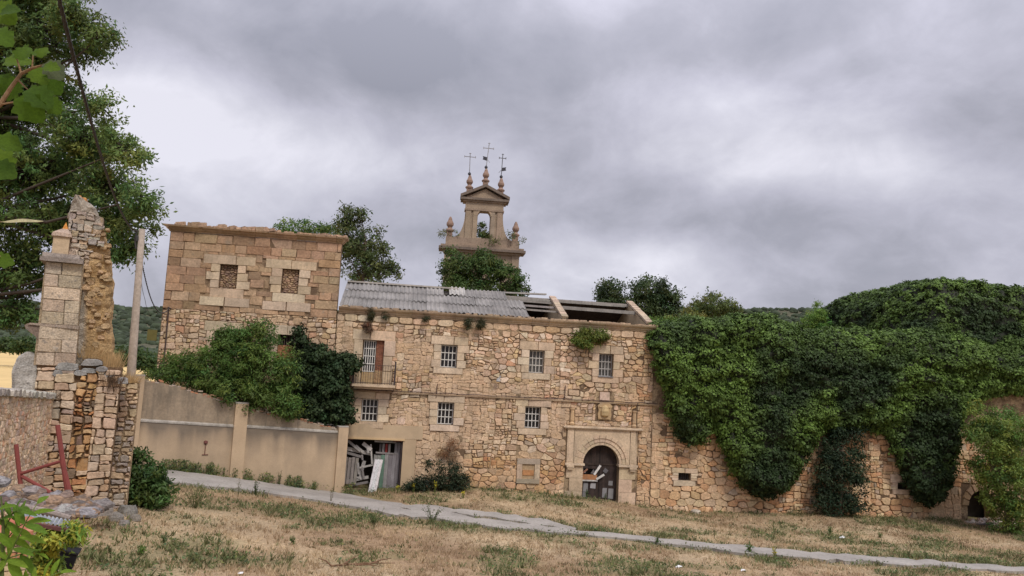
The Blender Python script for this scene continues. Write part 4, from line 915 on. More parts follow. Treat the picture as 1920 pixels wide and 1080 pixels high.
# ================================================================ PLASTERED YARD WALL
q1 = at(262, 880, 36.5); q2 = at(645, 928, 41.8)
YF = Frame((q1.x, q1.y), math.atan2(q2.y-q1.y, q2.x-q1.x))
yard = framed('yard_wall', YF, 'cream plastered yard wall with pilasters and a sloping broken brick top', 'wall')
on = YF.on
topl = [on(*p) for p in ((258, 708), (300, 713), (350, 727), (400, 742), (450, 757), (470, 765), (520, 775), (560, 782), (600, 793), (635, 803), (655, 808))]
band = [on(*p) for p in ((258, 787), (448, 799), (465, 799), (655, 811))]; xe = topl[-1][0]; xm0, xm1 = on(441, 757)[0], on(465, 757)[0]
def zt(x): return float(np.interp(x, [p[0] for p in topl], [p[1] for p in topl]))
def zb(x): return float(np.interp(x, [p[0] for p in band], [p[1] for p in band]))
PLC = (.48, .36, .24)
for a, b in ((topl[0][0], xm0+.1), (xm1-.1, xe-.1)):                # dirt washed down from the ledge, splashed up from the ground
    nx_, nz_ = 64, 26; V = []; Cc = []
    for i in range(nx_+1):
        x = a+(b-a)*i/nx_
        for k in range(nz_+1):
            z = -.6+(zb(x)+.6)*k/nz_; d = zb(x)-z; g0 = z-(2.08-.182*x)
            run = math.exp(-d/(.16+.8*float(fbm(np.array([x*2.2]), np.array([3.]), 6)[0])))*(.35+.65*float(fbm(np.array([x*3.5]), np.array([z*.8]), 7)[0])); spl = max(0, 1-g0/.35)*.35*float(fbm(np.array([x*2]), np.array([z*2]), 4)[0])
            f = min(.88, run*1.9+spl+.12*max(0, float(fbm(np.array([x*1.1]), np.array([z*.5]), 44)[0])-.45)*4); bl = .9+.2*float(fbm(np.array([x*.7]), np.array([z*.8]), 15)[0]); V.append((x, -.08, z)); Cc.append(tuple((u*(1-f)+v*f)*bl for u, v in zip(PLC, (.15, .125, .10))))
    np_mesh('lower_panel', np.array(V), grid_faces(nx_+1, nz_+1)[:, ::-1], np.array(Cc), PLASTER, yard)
    MB().prism([(a, -.6), (b, -.6), (b, zb(b)), (a, zb(a))], -.07, .2, PLC).build('core', PLASTER, yard)
m = MB(); xs = np.linspace(topl[0][0], xe, 70); ru = random.Random(2)
zz = [zt(x)-ru.uniform(.03, .16) for x in xs]
for i in range(69): m.prism([(xs[i], zb(xs[i])-.1), (xs[i+1], zb(xs[i+1])-.1), (xs[i+1], max(zb(xs[i+1])+.02, zz[i+1])), (xs[i], max(zb(xs[i])+.02, zz[i]))], 0, .2, (.31, .245, .175))
m.build('upper_panel', STAINED, yard)
m = MB()
for a, b in ((topl[0][0], xm0), (xm1, xe-.2)): m.add([(a, -.11, zb(a)-.07), (b, -.11, zb(b)-.07), (b, -.11, zb(b)), (a, -.11, zb(a)), (a, .0, zb(a)+.07), (b, .0, zb(b)+.07), (a, 0, zb(a)-.07), (b, 0, zb(b)-.07)], [(0, 1, 2, 3), (3, 2, 5, 4), (0, 6, 7, 1)], (.36, .33, .29))
m.build('coping_ledge', STAINED, yard)
for x0, x1, dz in ((xm0, xm1, .05), (on(633, 805)[0], on(651, 805)[0], .12), (topl[0][0]-.05, topl[0][0]+.3, .1)):
    m = MB(); z = zt((x0+x1)/2)+dz; m.box(x0, x1, -.22, .26, -.6, z, (.49, .365, .24)); m.box(x0-.01, x1+.01, -.23, .27, z, z+.06, (.40, .37, .33)); m.build('pilaster', PLASTER, yard)
rb = random.Random(7); x = topl[0][0]
while x < xe-.1:                                                    # broken brick courses along the top
    L = rb.uniform(.12, .26); base = zt(x)-.16; n = rb.choice([1, 2, 2, 3]) if not (xm0-.1 < x < xm1) else 0
    for k in range(n):
        if rb.random() < .85:
            m = MB(); a = x+rb.uniform(-.03, .03); m.bar((a, .1, base+.03+.068*k), (a+L*.9, .1+rb.uniform(-.02, .02), base+.03+.068*k-.11*L*rb.uniform(.2, 1.8)), rb.uniform(.16, .24), .058, tint(rb.choice([(.40, .19, .11), (.36, .22, .14), (.42, .34, .26), (.44, .38, .31), (.33, .17, .11)]), .2))
            m.build('brick', BRICK, yard)
    x += L
mx, mz = on(383, 852); m = MB(); m.bar((mx, -.1, on(383, 829)[1]), (mx, -.1, mz), .035, .03, (.13, .05, .035)); m.bar((mx-.12, -.1, mz), (mx+.16, -.1, mz), .04, .03, (.15, .06, .045)); m.lathe(mx, -.09, [(.03, on(383, 829)[1]-.08), (.1, on(383, 829)[1]-.04), (.09, on(383, 829)[1]+.06), (.02, on(383, 829)[1]+.09)], 8, (.14, .05, .04)); m.build('rusty_iron_hook', IRON, yard)
# collapsed lean-to behind the wall's low end
m = empty('roof_debris', YF.world(10, .8, 3.4), YF.yaw, 'grey broken roof boards and stones heaped behind the low end of the yard wall', 'debris')
for k in range(9):
    a = random.uniform(-2.3, .3); MB().bar((a, random.uniform(-.5, .4), .30-.12*a+random.uniform(-.1, .12)), (a+random.uniform(.7, 1.3), random.uniform(-.5, .4), .15-.12*a), random.uniform(.15, .3), .05, tint((.42, .40, .36), .2)).build('slab', CONCRETE, m)

# ================================================================ RUINED PIER, left
PF = Frame((at(105, 690, 23.5).x, 23.5), rad(26))
G0 = 2.2
pier = framed('ruined_pier', PF, 'tall ruined masonry pier with mouldings, small pyramid pinnacle and orange rough broken side', 'ruin')
def P(px, py, y=0): return PF.on(px, py, y)
PPAL = [((.50, .39, .28), 4), ((.46, .355, .245), 3), ((.39, .33, .275), 1.5), ((.54, .44, .33), 2), ((.44, .30, .19), 1)]
# rubble wall end below
xa, xb = P(66, 700)[0], P(228, 700)[0]; zT = P(150, 685)[1]; zg = 1.2
m = holed_wall(xa, xb, zg, zT-.02, [], .05, 1.6, (.20, .13, .075)); m.build('wall_end', CORE, pier)
RP = [((.46, .29, .14), 4), ((.48, .34, .19), 3), ((.26, .19, .14), 2), ((.40, .21, .10), 2.5), ((.50, .40, .28), 1)]
lay(pier, squared(xa+.02, xa+1.16, zg, zT-.1, wm=(.55, .8), hm=(.3, .46), seed=41, warp=.12), palette=PPAL, limit=60, seed=2, proud=(.04, .09), gap=(.004, .02), rest='chinking')
lay(pier, squared(xb-.68, xb-.01, zg, zT-.1, wm=(.62, .9), hm=(.3, .44), seed=42, warp=.1), palette=PPAL, limit=60, seed=3, proud=(.05, .1), gap=(.003, .016), rest='chinking')
lay(pier, squared(xa+1.12, xb-.62, zg, zT-.1, wm=(.26, .7), hm=(.16, .42), seed=43, warp=.3), palette=RP, limit=120, seed=4, proud=(-.04, .14), gap=(.006, .045), rest='chinking')
for i, (px, py, w, h) in enumerate(((125, 688, 44, 16), (172, 680, 40, 14), (150, 700, 28, 12), (205, 702, 24, 14), (228, 714, 25, 13), (190, 692, 26, 12), (108, 700, 20, 14), (165, 695, 30, 10))):
    x, z = P(px, py); W_ = w/60; H_ = h/60; vs, fs = stone_geo([(x-W_/2, z-H_/2), (x+W_/2, z-H_/2), (x+W_*.42, z+H_/2), (x-W_*.3, z+H_*.55)], random.Random(i), proud=(.05, .10), gap=(.005, .02), back=.7); MB().add(vs, fs, tint((.30, .285, .27), .15)).build('cap_stone', LICHEN, pier)
# stepped-back second wall end
xc, xd = P(222, 720, 1.2)[0], P(263, 720, 1.2)[0]; z2 = P(245, 708, 1.2)[1]
MB().box(xc-.2, xd, 1.25, 2.6, 1.0, z2, (.34, .25, .16)).build('buttress', CORE, pier)
SB = [((.38, .33, .28), 2), ((.48, .37, .25), 3), ((.30, .26, .23), 1)]
lay(pier, squared(xc, xd-.02, 1.2, z2, wm=(.35, .6), hm=(.18, .32), seed=44, warp=.1), palette=SB, limit=60, seed=6, fn=lambda x, y, z: (x, y+1.24, z), proud=(.04, .09), gap=(.01, .03), rest='chinking')
# dressed shaft above
sx0, sx1 = P(76, 550)[0], P(152, 550)[0]; zb0 = zT-.05; zb1 = P(110, 612)[1]; zs1 = P(110, 492)[1]
bx0 = P(45, 650)[0]
m = MB(); m.prism([(P(62, 688)[0], zb0), (P(140, 688)[0], zb0), (P(148, 612)[0], zb1), (P(70, 618)[0], zb1)], .02, 1.3, (.42, .32, .21)); m.prism([(sx0+.03, zb1), (P(146, 612)[0], zb1), (sx1-.02, zs1), (P(84, 492)[0], zs1)], .08, 1.3, (.44, .34, .22)); m.build('shaft_core', CORE, pier)
def quadpoly(xl0, xr0, z0, xl1, xr1, z1, rows, seed):
    r = random.Random(seed); out = []
    for j in range(rows):
        t0, t1 = j/rows, (j+1)/rows; s = r.choice([None, .45, .6, .38]); L = lambda t: xl0+(xl1-xl0)*t; Rr = lambda t: xr0+(xr1-xr0)*t; Z = lambda t: z0+(z1-z0)*t
        cuts = [0, 1] if s is None else [0, s, 1]
        for a, b in zip(cuts[:-1], cuts[1:]):
            X = lambda t, q: L(t)+(Rr(t)-L(t))*q; out.append([(X(t0, a), Z(t0)), (X(t0, b), Z(t0)), (X(t1, b), Z(t1)), (X(t1, a), Z(t1))])
    return out
lay(pier, quadpoly(P(66, 688)[0], P(142, 688)[0], zb0, P(74, 612)[0], P(147, 612)[0], zb1, 3, 4)+quadpoly(P(76, 610)[0], P(146, 610)[0], zb1+.05, P(85, 494)[0], P(155, 494)[0], zs1, 5, 5), name='ashlar_block', mat=LICHEN, palette=[((.52, .42, .31), 4), ((.48, .38, .27), 2), ((.44, .36, .28), 1)], roundc=False, proud=(.02, .05), gap=(.003, .012), seed=3)
m = MB(); x0 = P(45, 615)[0]; xq = P(82, 640)[0]; m.prism([(x0, zb1-.03), (x0+.05, zb1-.14), (xq-.25, zb1-.34), (xq, zb1-.62), (xq, zb1+.02), (x0+.08, zb1+.04)], .0, 1.1, (.22, .165, .13)); m.prism([(x0+.1, zb1-.0), (P(148, 612)[0], zb1-.06), (P(148, 612)[0], zb1+.05), (x0+.14, zb1+.06)], -.05, 1.1, (.34, .27, .21)); m.build('base_moulding', LICHEN, pier)
m = MB(); m.box(P(76, 486)[0], P(157, 486)[0], -.22, 1.2, zs1, zs1+.14, (.26, .22, .19)); m.box(P(80, 480)[0], P(150, 480)[0], -.14, 1.1, zs1+.14, zs1+.27, (.36, .31, .27)); m.build('capital', LICHEN, pier)
a, b = P(97, 470)[0], P(128, 470)[0]; zc0 = zs1+.27; zc1 = P(112, 443)[1]
m = MB(); m.box(a, b, 0, .55, zc0, zc1, (.46, .35, .23)); m.build('pinnacle_block', DRESSED, pier)
m = MB(); zt_ = P(115, 415)[1]; xm = (a+b)/2+.05; m.add([(a-.06, -.06, zc1), (b+.06, -.06, zc1), (b+.06, .6, zc1), (a-.06, .6, zc1), (a-.03, -.03, zc1+.12), (b+.03, -.03, zc1+.12), (b+.03, .57, zc1+.12), (a-.03, .57, zc1+.12), (xm-.08, .2, zt_-.2), (xm+.08, .2, zt_-.2), (xm+.08, .34, zt_-.2), (xm-.08, .34, zt_-.2)], [(3, 2, 1, 0), (0, 1, 5, 4), (1, 2, 6, 5), (2, 3, 7, 6), (3, 0, 4, 7), (4, 5, 9, 8), (5, 6, 10, 9), (6, 7, 11, 10), (7, 4, 8, 11)], (.40, .30, .23)); m.add([(xm-.08, .2, zt_-.2), (xm+.08, .2, zt_-.2), (xm+.08, .34, zt_-.2), (xm-.08, .34, zt_-.2), (xm, .27, zt_+.03)], [(0, 1, 4), (1, 2, 4), (2, 3, 4), (3, 0, 4)], (.55, .24, .06)); m.build('pinnacle', LICHEN, pier)
# rough broken wall running back behind the shaft: an irregular mass built from a displaced grid
def rough_mass(name, outline_l, outline_r, y0, y1, col, parent, mat, amp=.1, seed=0, nz=44, na=26):
    """outline_l/r: lists of (x, z); the section is a rounded box between them, roughened"""
    V = []; C = []
    z0, z1 = outline_l[0][1], min(outline_l[-1][1], outline_r[-1][1])
    for j in range(nz+1):
        z = z0+(z1-z0)*j/nz; xl = np.interp(z, [p[1] for p in outline_l], [p[0] for p in outline_l]); xr = np.interp(z, [p[1] for p in outline_r], [p[0] for p in outline_r])
        for i in range(na):
            a = 2*math.pi*i/na; ca, sa = math.cos(a), math.sin(a); k = 1/max(abs(ca), abs(sa)); k = 1+(k-1)*.75
            x = (xl+xr)/2+(xr-xl)/2*ca*k; y = (y0+y1)/2+(y1-y0)/2*sa*k
            n = float(fbm(np.array([x*2.2+a*1.3]), np.array([z*2.6]), seed)[0])-.5+.5*(float(fbm(np.array([x*6+a*4]), np.array([z*7]), seed+3)[0])-.5)
            V.append((x+ca*n*amp*2, y+sa*n*amp*2, z+(.06*n if 0 < j < nz else 0))); kk = 1+.25*n; C.append(tuple(c*kk for c in (col(z, ca) if callable(col) else col)))
    F_ = [(j*na+i, j*na+(i+1) % na, (j+1)*na+(i+1) % na, (j+1)*na+i) for j in range(nz) for i in range(na)]+[tuple(nz*na+k for k in range(na))]
    me = bpy.data.meshes.new(name); me.from_pydata(V, [], F_); me.materials.append(mat); setcol(me, np.array(C)); return link(name, me, parent)
OL = [P(128, 692, .9), P(134, 560, .9), P(128, 470, .9), P(125, 430, .9), P(131, 398, .9), P(140, 372, .9)]; OR = [P(214, 692, 1.0), P(211, 600, 1.0), P(209, 520, 1.0), P(203, 470, 1.0), P(197, 440, 1.0), P(190, 410, 1.0), P(176, 392, 1.0), P(152, 372, 1.0)]
OL[-1] = (OL[-1][0], OR[-1][1])
rough_mass('broken_wall', OL, OR, .35, 2.6, lambda z, ca: (.50, .335, .165) if z < P(170, 430)[1] and ca > -.3 else (.38, .33, .265), pier, CORE, .14, 5)
rk = random.Random(19)
for i in range(60):                                                 # stones that still stick out of the broken side
    px, py = rk.uniform(160, 204), rk.uniform(420, 690); x, z = P(px, py, .3); s = rk.uniform(.07, .16)
    vs, fs = stone_geo([(x-s, z-s*.7), (x+s, z-s*.6), (x+s*.9, z+s*.6), (x-s*.8, z+s*.7)], rk, proud=(-.04, .05), gap=(.004, .02), back=.4); MB().add([(a, b+.30, c) for a, b, c in vs], fs, tint((.47, .33, .19), .18)).build('stone', CORE, pier)
def in_upper(x, z):
    l = np.interp(z, [p[1] for p in OL], [p[0] for p in OL]); r = np.interp(z, [p[1] for p in OR], [p[0] for p in OR]); return l-.02 < x < r-.12
zu0, zu1 = P(160, 500, .2)[1], P(160, 396, .2)[1]; xu0, xu1 = P(124, 450, .2)[0], P(196, 450, .2)[0]
UP = [((.40, .35, .29), 3), ((.45, .37, .28), 3), ((.35, .31, .27), 1.5), ((.47, .36, .24), 1.5)]
lay(pier, [p for p in squared(xu0, xu1, zu0, zu1, wm=(.25, .6), hm=(.14, .28), seed=77, warp=.12, keep=in_upper) if not (sum(q[0] for q in p)/len(p) > xu0+.66 and sum(q[1] for q in p)/len(p) < zu0+.75)], name='stone', mat=LICHEN, palette=UP, limit=80, seed=12, proud=(-.02, .05), gap=(.0, .014), back=.5, fn=lambda x, y, z: (x, y+.26, z), rest='chinking')
for px, py, w, h in ((152, 392, 40, 26), (160, 408, 62, 18), (140, 410, 20, 20), (157, 375, 12, 14), (148, 372, 14, 18)):
    x, z = P(px, py, .6); w /= 120; h /= 120; c = (.55, .25, .08) if py < 380 else (.43, .33, .22); vs, fs = stone_geo([(x-w, z-h), (x+w, z-h), (x+w, z+h), (x-w, z+h)], rk, proud=(.1, .16), gap=(.004, .03), back=.5); MB().add([(a, b+.75, c_) for a, b, c_ in vs], fs, c).build('top_stone', LICHEN, pier)
for px, py, n_, h, l in ((205, 688, 70, .75, 'tall dry straw tuft growing on the wall head right of the pier'), (165, 665, 50, .6, 'dry straw tuft at the foot of the orange broken side'), (238, 712, 40, .45, 'short dry straw tuft hanging over the wall end'), (205, 712, 60, .5, 'dark brown dead weed hanging down the stone wall end'), (90, 738, 30, .35, 'brown dead weed at the corner of the garden wall')):
    x, z = P(px, py, -.02 if 'brown' in l else .35); o = empty('dry_tuft', PF.world(x, -.05 if 'brown' in l else .35, z-.1), 0, l, 'weed'); V = []
    for i in range(n_*5):
        a = random.uniform(0, 6.28); r = random.uniform(0, .4); hh = h*random.uniform(.4, 1)*(-.8 if 'brown' in l and random.random() < .5 else 1); b = Vector((math.cos(a)*r, math.sin(a)*r*.5, 0)); t = b*1.6+Vector((random.uniform(-.12, .16), random.uniform(-.1, .1), hh)); V += [tuple(b-Vector((.009, 0, 0))), tuple(b+Vector((.009, 0, 0))), tuple(t)]
    np_mesh('blades', np.array(V), np.arange(len(V)).reshape(-1, 3), np.repeat(np.clip(np.array([.12, .075, .045] if 'brown' in l else [.52, .36, .18])*RNG.normal(1, .2, (len(V)//3, 1)), .02, .8), 3, 0), STRAW, o, kind='stuff')
# garden wall coming towards the viewer on the far left
gA = at(104, 735, 23.6); gB = at(-90, 716, 15.0)
GF = Frame((gB.x, gB.y), math.atan2(gA.y-gB.y, gA.x-gB.x)); gl = (Vector((gA.x, gA.y, 0))-Vector((gB.x, gB.y, 0))).length
gw = framed('garden_wall', GF, 'low wall of small pale rubble with a grey lichen top at the left edge', 'wall')
ztop = lambda x: gB.z+(gA.z-gB.z)*x/gl
gm = MB(); gm.prism([(0, 1.5), (gl, 1.5), (gl, ztop(gl)-.1), (0, ztop(0)-.1)], 0, .6, (.62, .49, .34)); gm.build('wall_body', CORE, gw)
gp = rubble(.0, gl-.05, 2.2, ztop(0)-.15, h=(.10, .20), w=(.9, 1.7), seed=51, keep=lambda x, z: z < ztop(x)-.22)
GP = [((.66, .53, .38), 4), ((.60, .45, .30), 3), ((.54, .43, .33), 2), ((.58, .37, .24), .8)]
lay(gw, gp, palette=GP, limit=300, seed=8, proud=(.005, .025), gap=(.003, .012))
x = 0; rk2 = random.Random(6)
while x < gl-.1:
    w = rk2.uniform(.3, .6); vs, fs = stone_geo([(x, ztop(x)-.24), (x+w, ztop(x+w)-.25), (x+w-.03, ztop(x+w)+rk2.uniform(-.06, .03)), (x+.03, ztop(x)+rk2.uniform(-.06, .02))], rk2, proud=(.06, .12), gap=(.005, .02), back=.6); MB().add(vs, fs, tint((.42, .385, .335), .12)).build('coping_stone', LICHEN, gw); x += w
# the big rounded stone standing on it
xs_ = [P(px, py, .3) for px, py in ((22, 722), (78, 722), (80, 690), (72, 668), (62, 660), (45, 659), (33, 668), (25, 690))]
o = empty('standing_stone', PF.world(*[(xs_[0][0]+xs_[1][0])/2, .3, xs_[0][1]]), PF.yaw, 'grey rounded lichen-covered stone block standing on the garden wall end', 'stone')
cx = (xs_[0][0]+xs_[1][0])/2; cz = xs_[0][1]
rough_mass('block', [(xs_[0][0]-cx, -.3), (xs_[7][0]-cx, xs_[7][1]-cz), (xs_[6][0]-cx, xs_[6][1]-cz), (xs_[5][0]-cx+.08, xs_[5][1]-cz)], [(xs_[1][0]-cx, -.3), (xs_[2][0]-cx, xs_[2][1]-cz), (xs_[3][0]-cx, xs_[3][1]-cz), (xs_[4][0]-cx-.08, xs_[5][1]-cz)], -.3, .4, (.40, .375, .335), o, LICHEN, .05, 3, 20, 20)
# stone debris at the pier foot
rd = random.Random(15)
for px, py, s, lab in ((226, 935, .34, 'upright grey block leaning at the right foot of the ruined pier'), (245, 942, .5, 'flat grey boulder below the bush at the pier foot'), (238, 965, .52, 'largest angular stone of the fallen heap by the pier'), (215, 975, .4, 'pale cracked stone lying in front of the pier foot'), (232, 984, .28, 'small stone at the front of the fallen heap'), (252, 975, .3, 'squared stone at the right end of the fallen heap'), (190, 962, .45, 'lichen-grey slab lying at the foot of the pier wall')):
    p = gnd(px, py) if px > 205 else at(px, py, 22.5); o = empty('fallen_stone', p-Vector((0, 0, .05)), rd.uniform(-.6, .6), lab, 'stone', 'stones fallen at the foot of the pier')
    m = MB(); n = 7; prof = [(s*rd.uniform(.7, 1), a) for a in range(n)]
    vs = []
    for zz_, k in ((0, 1.05), (s*.35, 1.0), (s*.62, .72)):
        for a in range(n): r = prof[a][0]*k; vs.append((r*math.cos(2*math.pi*a/n)*.75, r*math.sin(2*math.pi*a/n)*.6, zz_*(2.2 if 'upright' in lab else 1)+rd.uniform(-.03, .03)))
    m.add(vs, [tuple(range(2*n, 3*n))]+[(j*n+i, j*n+(i+1) % n, (j+1)*n+(i+1) % n, (j+1)*n+i) for j in (0, 1) for i in range(n)], tint((.25, .225, .195), .2)); m.build('stone_body', LICHEN, o)

# ================================================================ UTILITY POLE and wires
pb = at(246, 700, 27); pt_ = at(266.5, 430, 27.3); g = Vector((pb.x-.1, pb.y, tz(pb.x, pb.y)-.2))
pole = empty('utility_pole', g, 0, 'plain pale concrete utility pole standing behind the ruined pier', 'pole')
m = MB(); d = pt_-pb; bot = pb+d*((g.z-pb.z)/d.z); m.tube([bot-g, pb-g, pt_-g], [.155, .148, .105], 12, (.34, .28, .225)); m.build('shaft', CONCRETE, pole, smooth=True)
m = MB(); q = pt_-g; m.lathe(q.x-.1, q.y-.1, [(.03, q.z-.5), (.06, q.z-.45), (.06, q.z-.3), (.03, q.z-.25)], 6, (.05, .05, .05)); m.tube([q+Vector((-.12, -.1, -.05)), q+Vector((-.16, -.12, -.4)), q+Vector((-.1, -.1, -.75))], .03, 5, (.05, .045, .045)); m.build('clamp', IRON, pole)
def wire(a, b, sag, n=40): a, b = Vector(a), Vector(b); return [a.lerp(b, i/n)+Vector((0, 0, -sag*4*(i/n)*(1-i/n))) for i in range(n+1)]
def twisted(name, label, pts, r, col, strands=3, pitch=.5):
    o = empty(name, pts[0], 0, label, 'cable'); p0 = pts[0]; L = [0]
    for i in range(1, len(pts)): L.append(L[-1]+(pts[i]-pts[i-1]).length)
    n = int(min(360, L[-1]/pitch*7)); m = MB()
    for s in range(strands):
        q = []
        for i in range(n+1):
            t = L[-1]*i/n; k = np.searchsorted(L, t, 'right')-1; k = min(max(k, 0), len(pts)-2); f = (t-L[k])/(L[k+1]-L[k]+1e-9); p = pts[k].lerp(pts[k+1], f); a = 2*math.pi*(t/pitch+s/strands)
            q.append(p-p0+Vector((math.cos(a)*r, 0, math.sin(a)*r)))
        m.tube(q, r*.95, 4, col)
    m.build('strands', IRON, o); return o
hook = pt_+Vector((-.14, -.12, -.1)); far_end = at(96, -60, 6.5)
twisted('overhead_cable', 'thick black twisted cable rising from the pole past the big tree', wire(hook, far_end, .55), .014, (.028, .024, .024), 3, .5)
wend = FAC.world(-25.02, -.12, 9.72)
twisted('service_cable', 'black twisted cable drooping from the pole to the tower block', wire(hook+Vector((.1, 0, -.3)), wend, 1.15), .016, (.035, .03, .03), 2, .4)
twisted('service_cable', 'thinner wire hanging just below the drooping twisted cable', wire(hook+Vector((.1, 0, -.7)), wend+Vector((0, 0, .15)), 1.7), .009, (.06, .055, .055), 1, 2)

# ================================================================ IVY
def tri_sample(V, F, dens):
    """random points with normals over a quad grid, dens per square metre"""
    a, b, c, d = (V[F[:, i]] for i in range(4)); n = np.cross(c-a, d-b); A = np.linalg.norm(n, axis=1)/2; n = unit(n)
    N = int(A.sum()*dens); k = RNG.choice(len(F), N, p=A/A.sum()); u = RNG.random((N, 1)); v = RNG.random((N, 1))
    P = (a[k]*(1-u)+b[k]*u)*(1-v)+(d[k]*(1-u)+c[k]*u)*v; return P, n[k]
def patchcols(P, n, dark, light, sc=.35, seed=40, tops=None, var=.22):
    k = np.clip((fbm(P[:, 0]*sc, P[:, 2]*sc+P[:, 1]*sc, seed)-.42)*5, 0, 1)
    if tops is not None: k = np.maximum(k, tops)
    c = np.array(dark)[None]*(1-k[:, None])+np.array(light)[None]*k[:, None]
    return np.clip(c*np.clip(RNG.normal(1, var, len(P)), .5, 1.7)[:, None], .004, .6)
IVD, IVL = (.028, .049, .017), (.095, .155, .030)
def ivy_foliage(o, V, Fc, dens, clumps, size, seed, ztop, ymax=None):
    """a layer of leaves close to the stems, and leaf tufts standing out of it, tip over tip"""
    P, N_ = tri_sample(V, Fc, dens); P = P+N_*RNG.uniform(-.08, .08, (len(P), 1))+RNG.normal(size=P.shape)*.03
    Q, M_ = tri_sample(V, Fc, clumps); m = 30; r = RNG.uniform(.14, .35, len(Q)); d = RNG.normal(size=(len(Q), m, 3)); d = d+M_[:, None]*.7+np.array([0, 0, .45]); d = d/np.linalg.norm(d, axis=2, keepdims=True)
    C_ = (Q+M_*r[:, None]*.35)[:, None]+d*(r[:, None, None]*np.array([1.15, .8, .75]))*RNG.uniform(.6, 1.1, (len(Q), m, 1)); C_ = C_.reshape(-1, 3); Bn = (d*.8+M_[:, None]*.6+np.array([0, 0, .25])).reshape(-1, 3)
    cid = np.repeat(RNG.normal(1, .17, len(Q)), m); big = np.repeat(RNG.uniform(.8, 1.25, len(Q)), m)
    if ymax is not None: k = P[:, 1] < ymax; P, N_ = P[k], N_[k]; k = C_[:, 1] < ymax; C_, Bn, cid, big = C_[k], Bn[k], cid[k], big[k]
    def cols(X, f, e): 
        tops = np.clip((X[:, 2]-ztop)/1.6, 0, .85)*np.clip(fbm(X[:, 0]*.5, X[:, 1]*.5+X[:, 2]*.2, 77)*1.7, 0, 1); return patchcols(X, None, IVD, IVL, .30, seed, tops)*(f[:, None] if f is not None else 1)*e  # lighter leaf colour toward the top paints in the light falling there
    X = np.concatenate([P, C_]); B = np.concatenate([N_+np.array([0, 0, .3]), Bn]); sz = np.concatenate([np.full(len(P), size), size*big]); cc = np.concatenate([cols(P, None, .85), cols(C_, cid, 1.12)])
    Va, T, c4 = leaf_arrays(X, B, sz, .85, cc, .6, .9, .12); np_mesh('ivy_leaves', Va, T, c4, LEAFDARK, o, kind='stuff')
    # bare runners that leave the mass along its lower edge
def billow(x, y, s): return 1-np.abs(2*vnoise(x, y, s)-1)
def ivy_curtain():
    o = framed('ivy_curtain', FAC, 'huge dense ivy curtain covering the right-hand wall and hanging in ragged lobes', 'ivy')
    us = np.arange(2.55, 31.5, .22); TOP = np.array([(2.5, 9.7), (3.2, 9.9), (4.5, 9.9), (6, 10.1), (8.9, 10.6), (10.7, 10.35), (12.5, 9.85), (14.3, 9.85), (17, 10.1), (19.8, 10.1), (23.5, 9.9), (26, 10), (32, 10)])
    zb_ = ivy_low(us); zt_ = np.interp(us, TOP[:, 0], TOP[:, 1]); NS = 58; V = np.zeros((len(us), NS, 3))
    for i, u in enumerate(us):
        H = zt_[i]-zb_[i]; s = np.linspace(0, 1, NS); arc = np.pi/2; front = s < .8
        z = np.where(front, zb_[i]+(H-.6)*s/.8, zt_[i]-.6+.6*np.sin(np.clip((s-.8)/.1, 0, 1)*arc)); y = np.where(front, 0, .6*(1-np.cos(np.clip((s-.8)/.1, 0, 1)*arc))+np.clip((s-.9)/.1, 0, 1)*2.2)
        z = np.where(s > .93, z-.25*((s-.93)/.07), z)
        th = .12+.75*billow(np.full(NS, u*.42), z*.42+y*.35, 61)+.55*billow(np.full(NS, u*1.0), z*.95+y*.8, 64)+.22*billow(np.full(NS, u*2.4), z*2.2+y, 66); ph = z/1.25+2.2*fbm(np.full(NS, u*.45), z*.25, 88); th = th-.12+.55*(1-(ph-np.floor(ph)))*np.clip(fbm(np.full(NS, u*.7), z*.5, 89)*1.8-.25, 0, 1); th = th*np.clip(.25+np.abs(z-zb_[i])/1.1, .25, 1)*np.clip(.35+(u-2.55)/1.4, .35, 1)
        a = np.clip((s-.8)/.1, 0, 1)*arc
        V[i, :, 0] = u+(fbm(np.full(NS, u*1.5), z*1.3, 70)-.5)*.3; V[i, :, 1] = y-th*np.cos(a); V[i, :, 2] = z+th*np.sin(a)*.75
    V = V.reshape(-1, 3); Fc = grid_faces(len(us), NS)
    np_mesh('stems', V, Fc, np.tile([.022, .026, .014], (len(V), 1)), LEAFDARK, o, True)
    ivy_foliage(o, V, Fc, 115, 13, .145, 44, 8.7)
ivy_curtain()
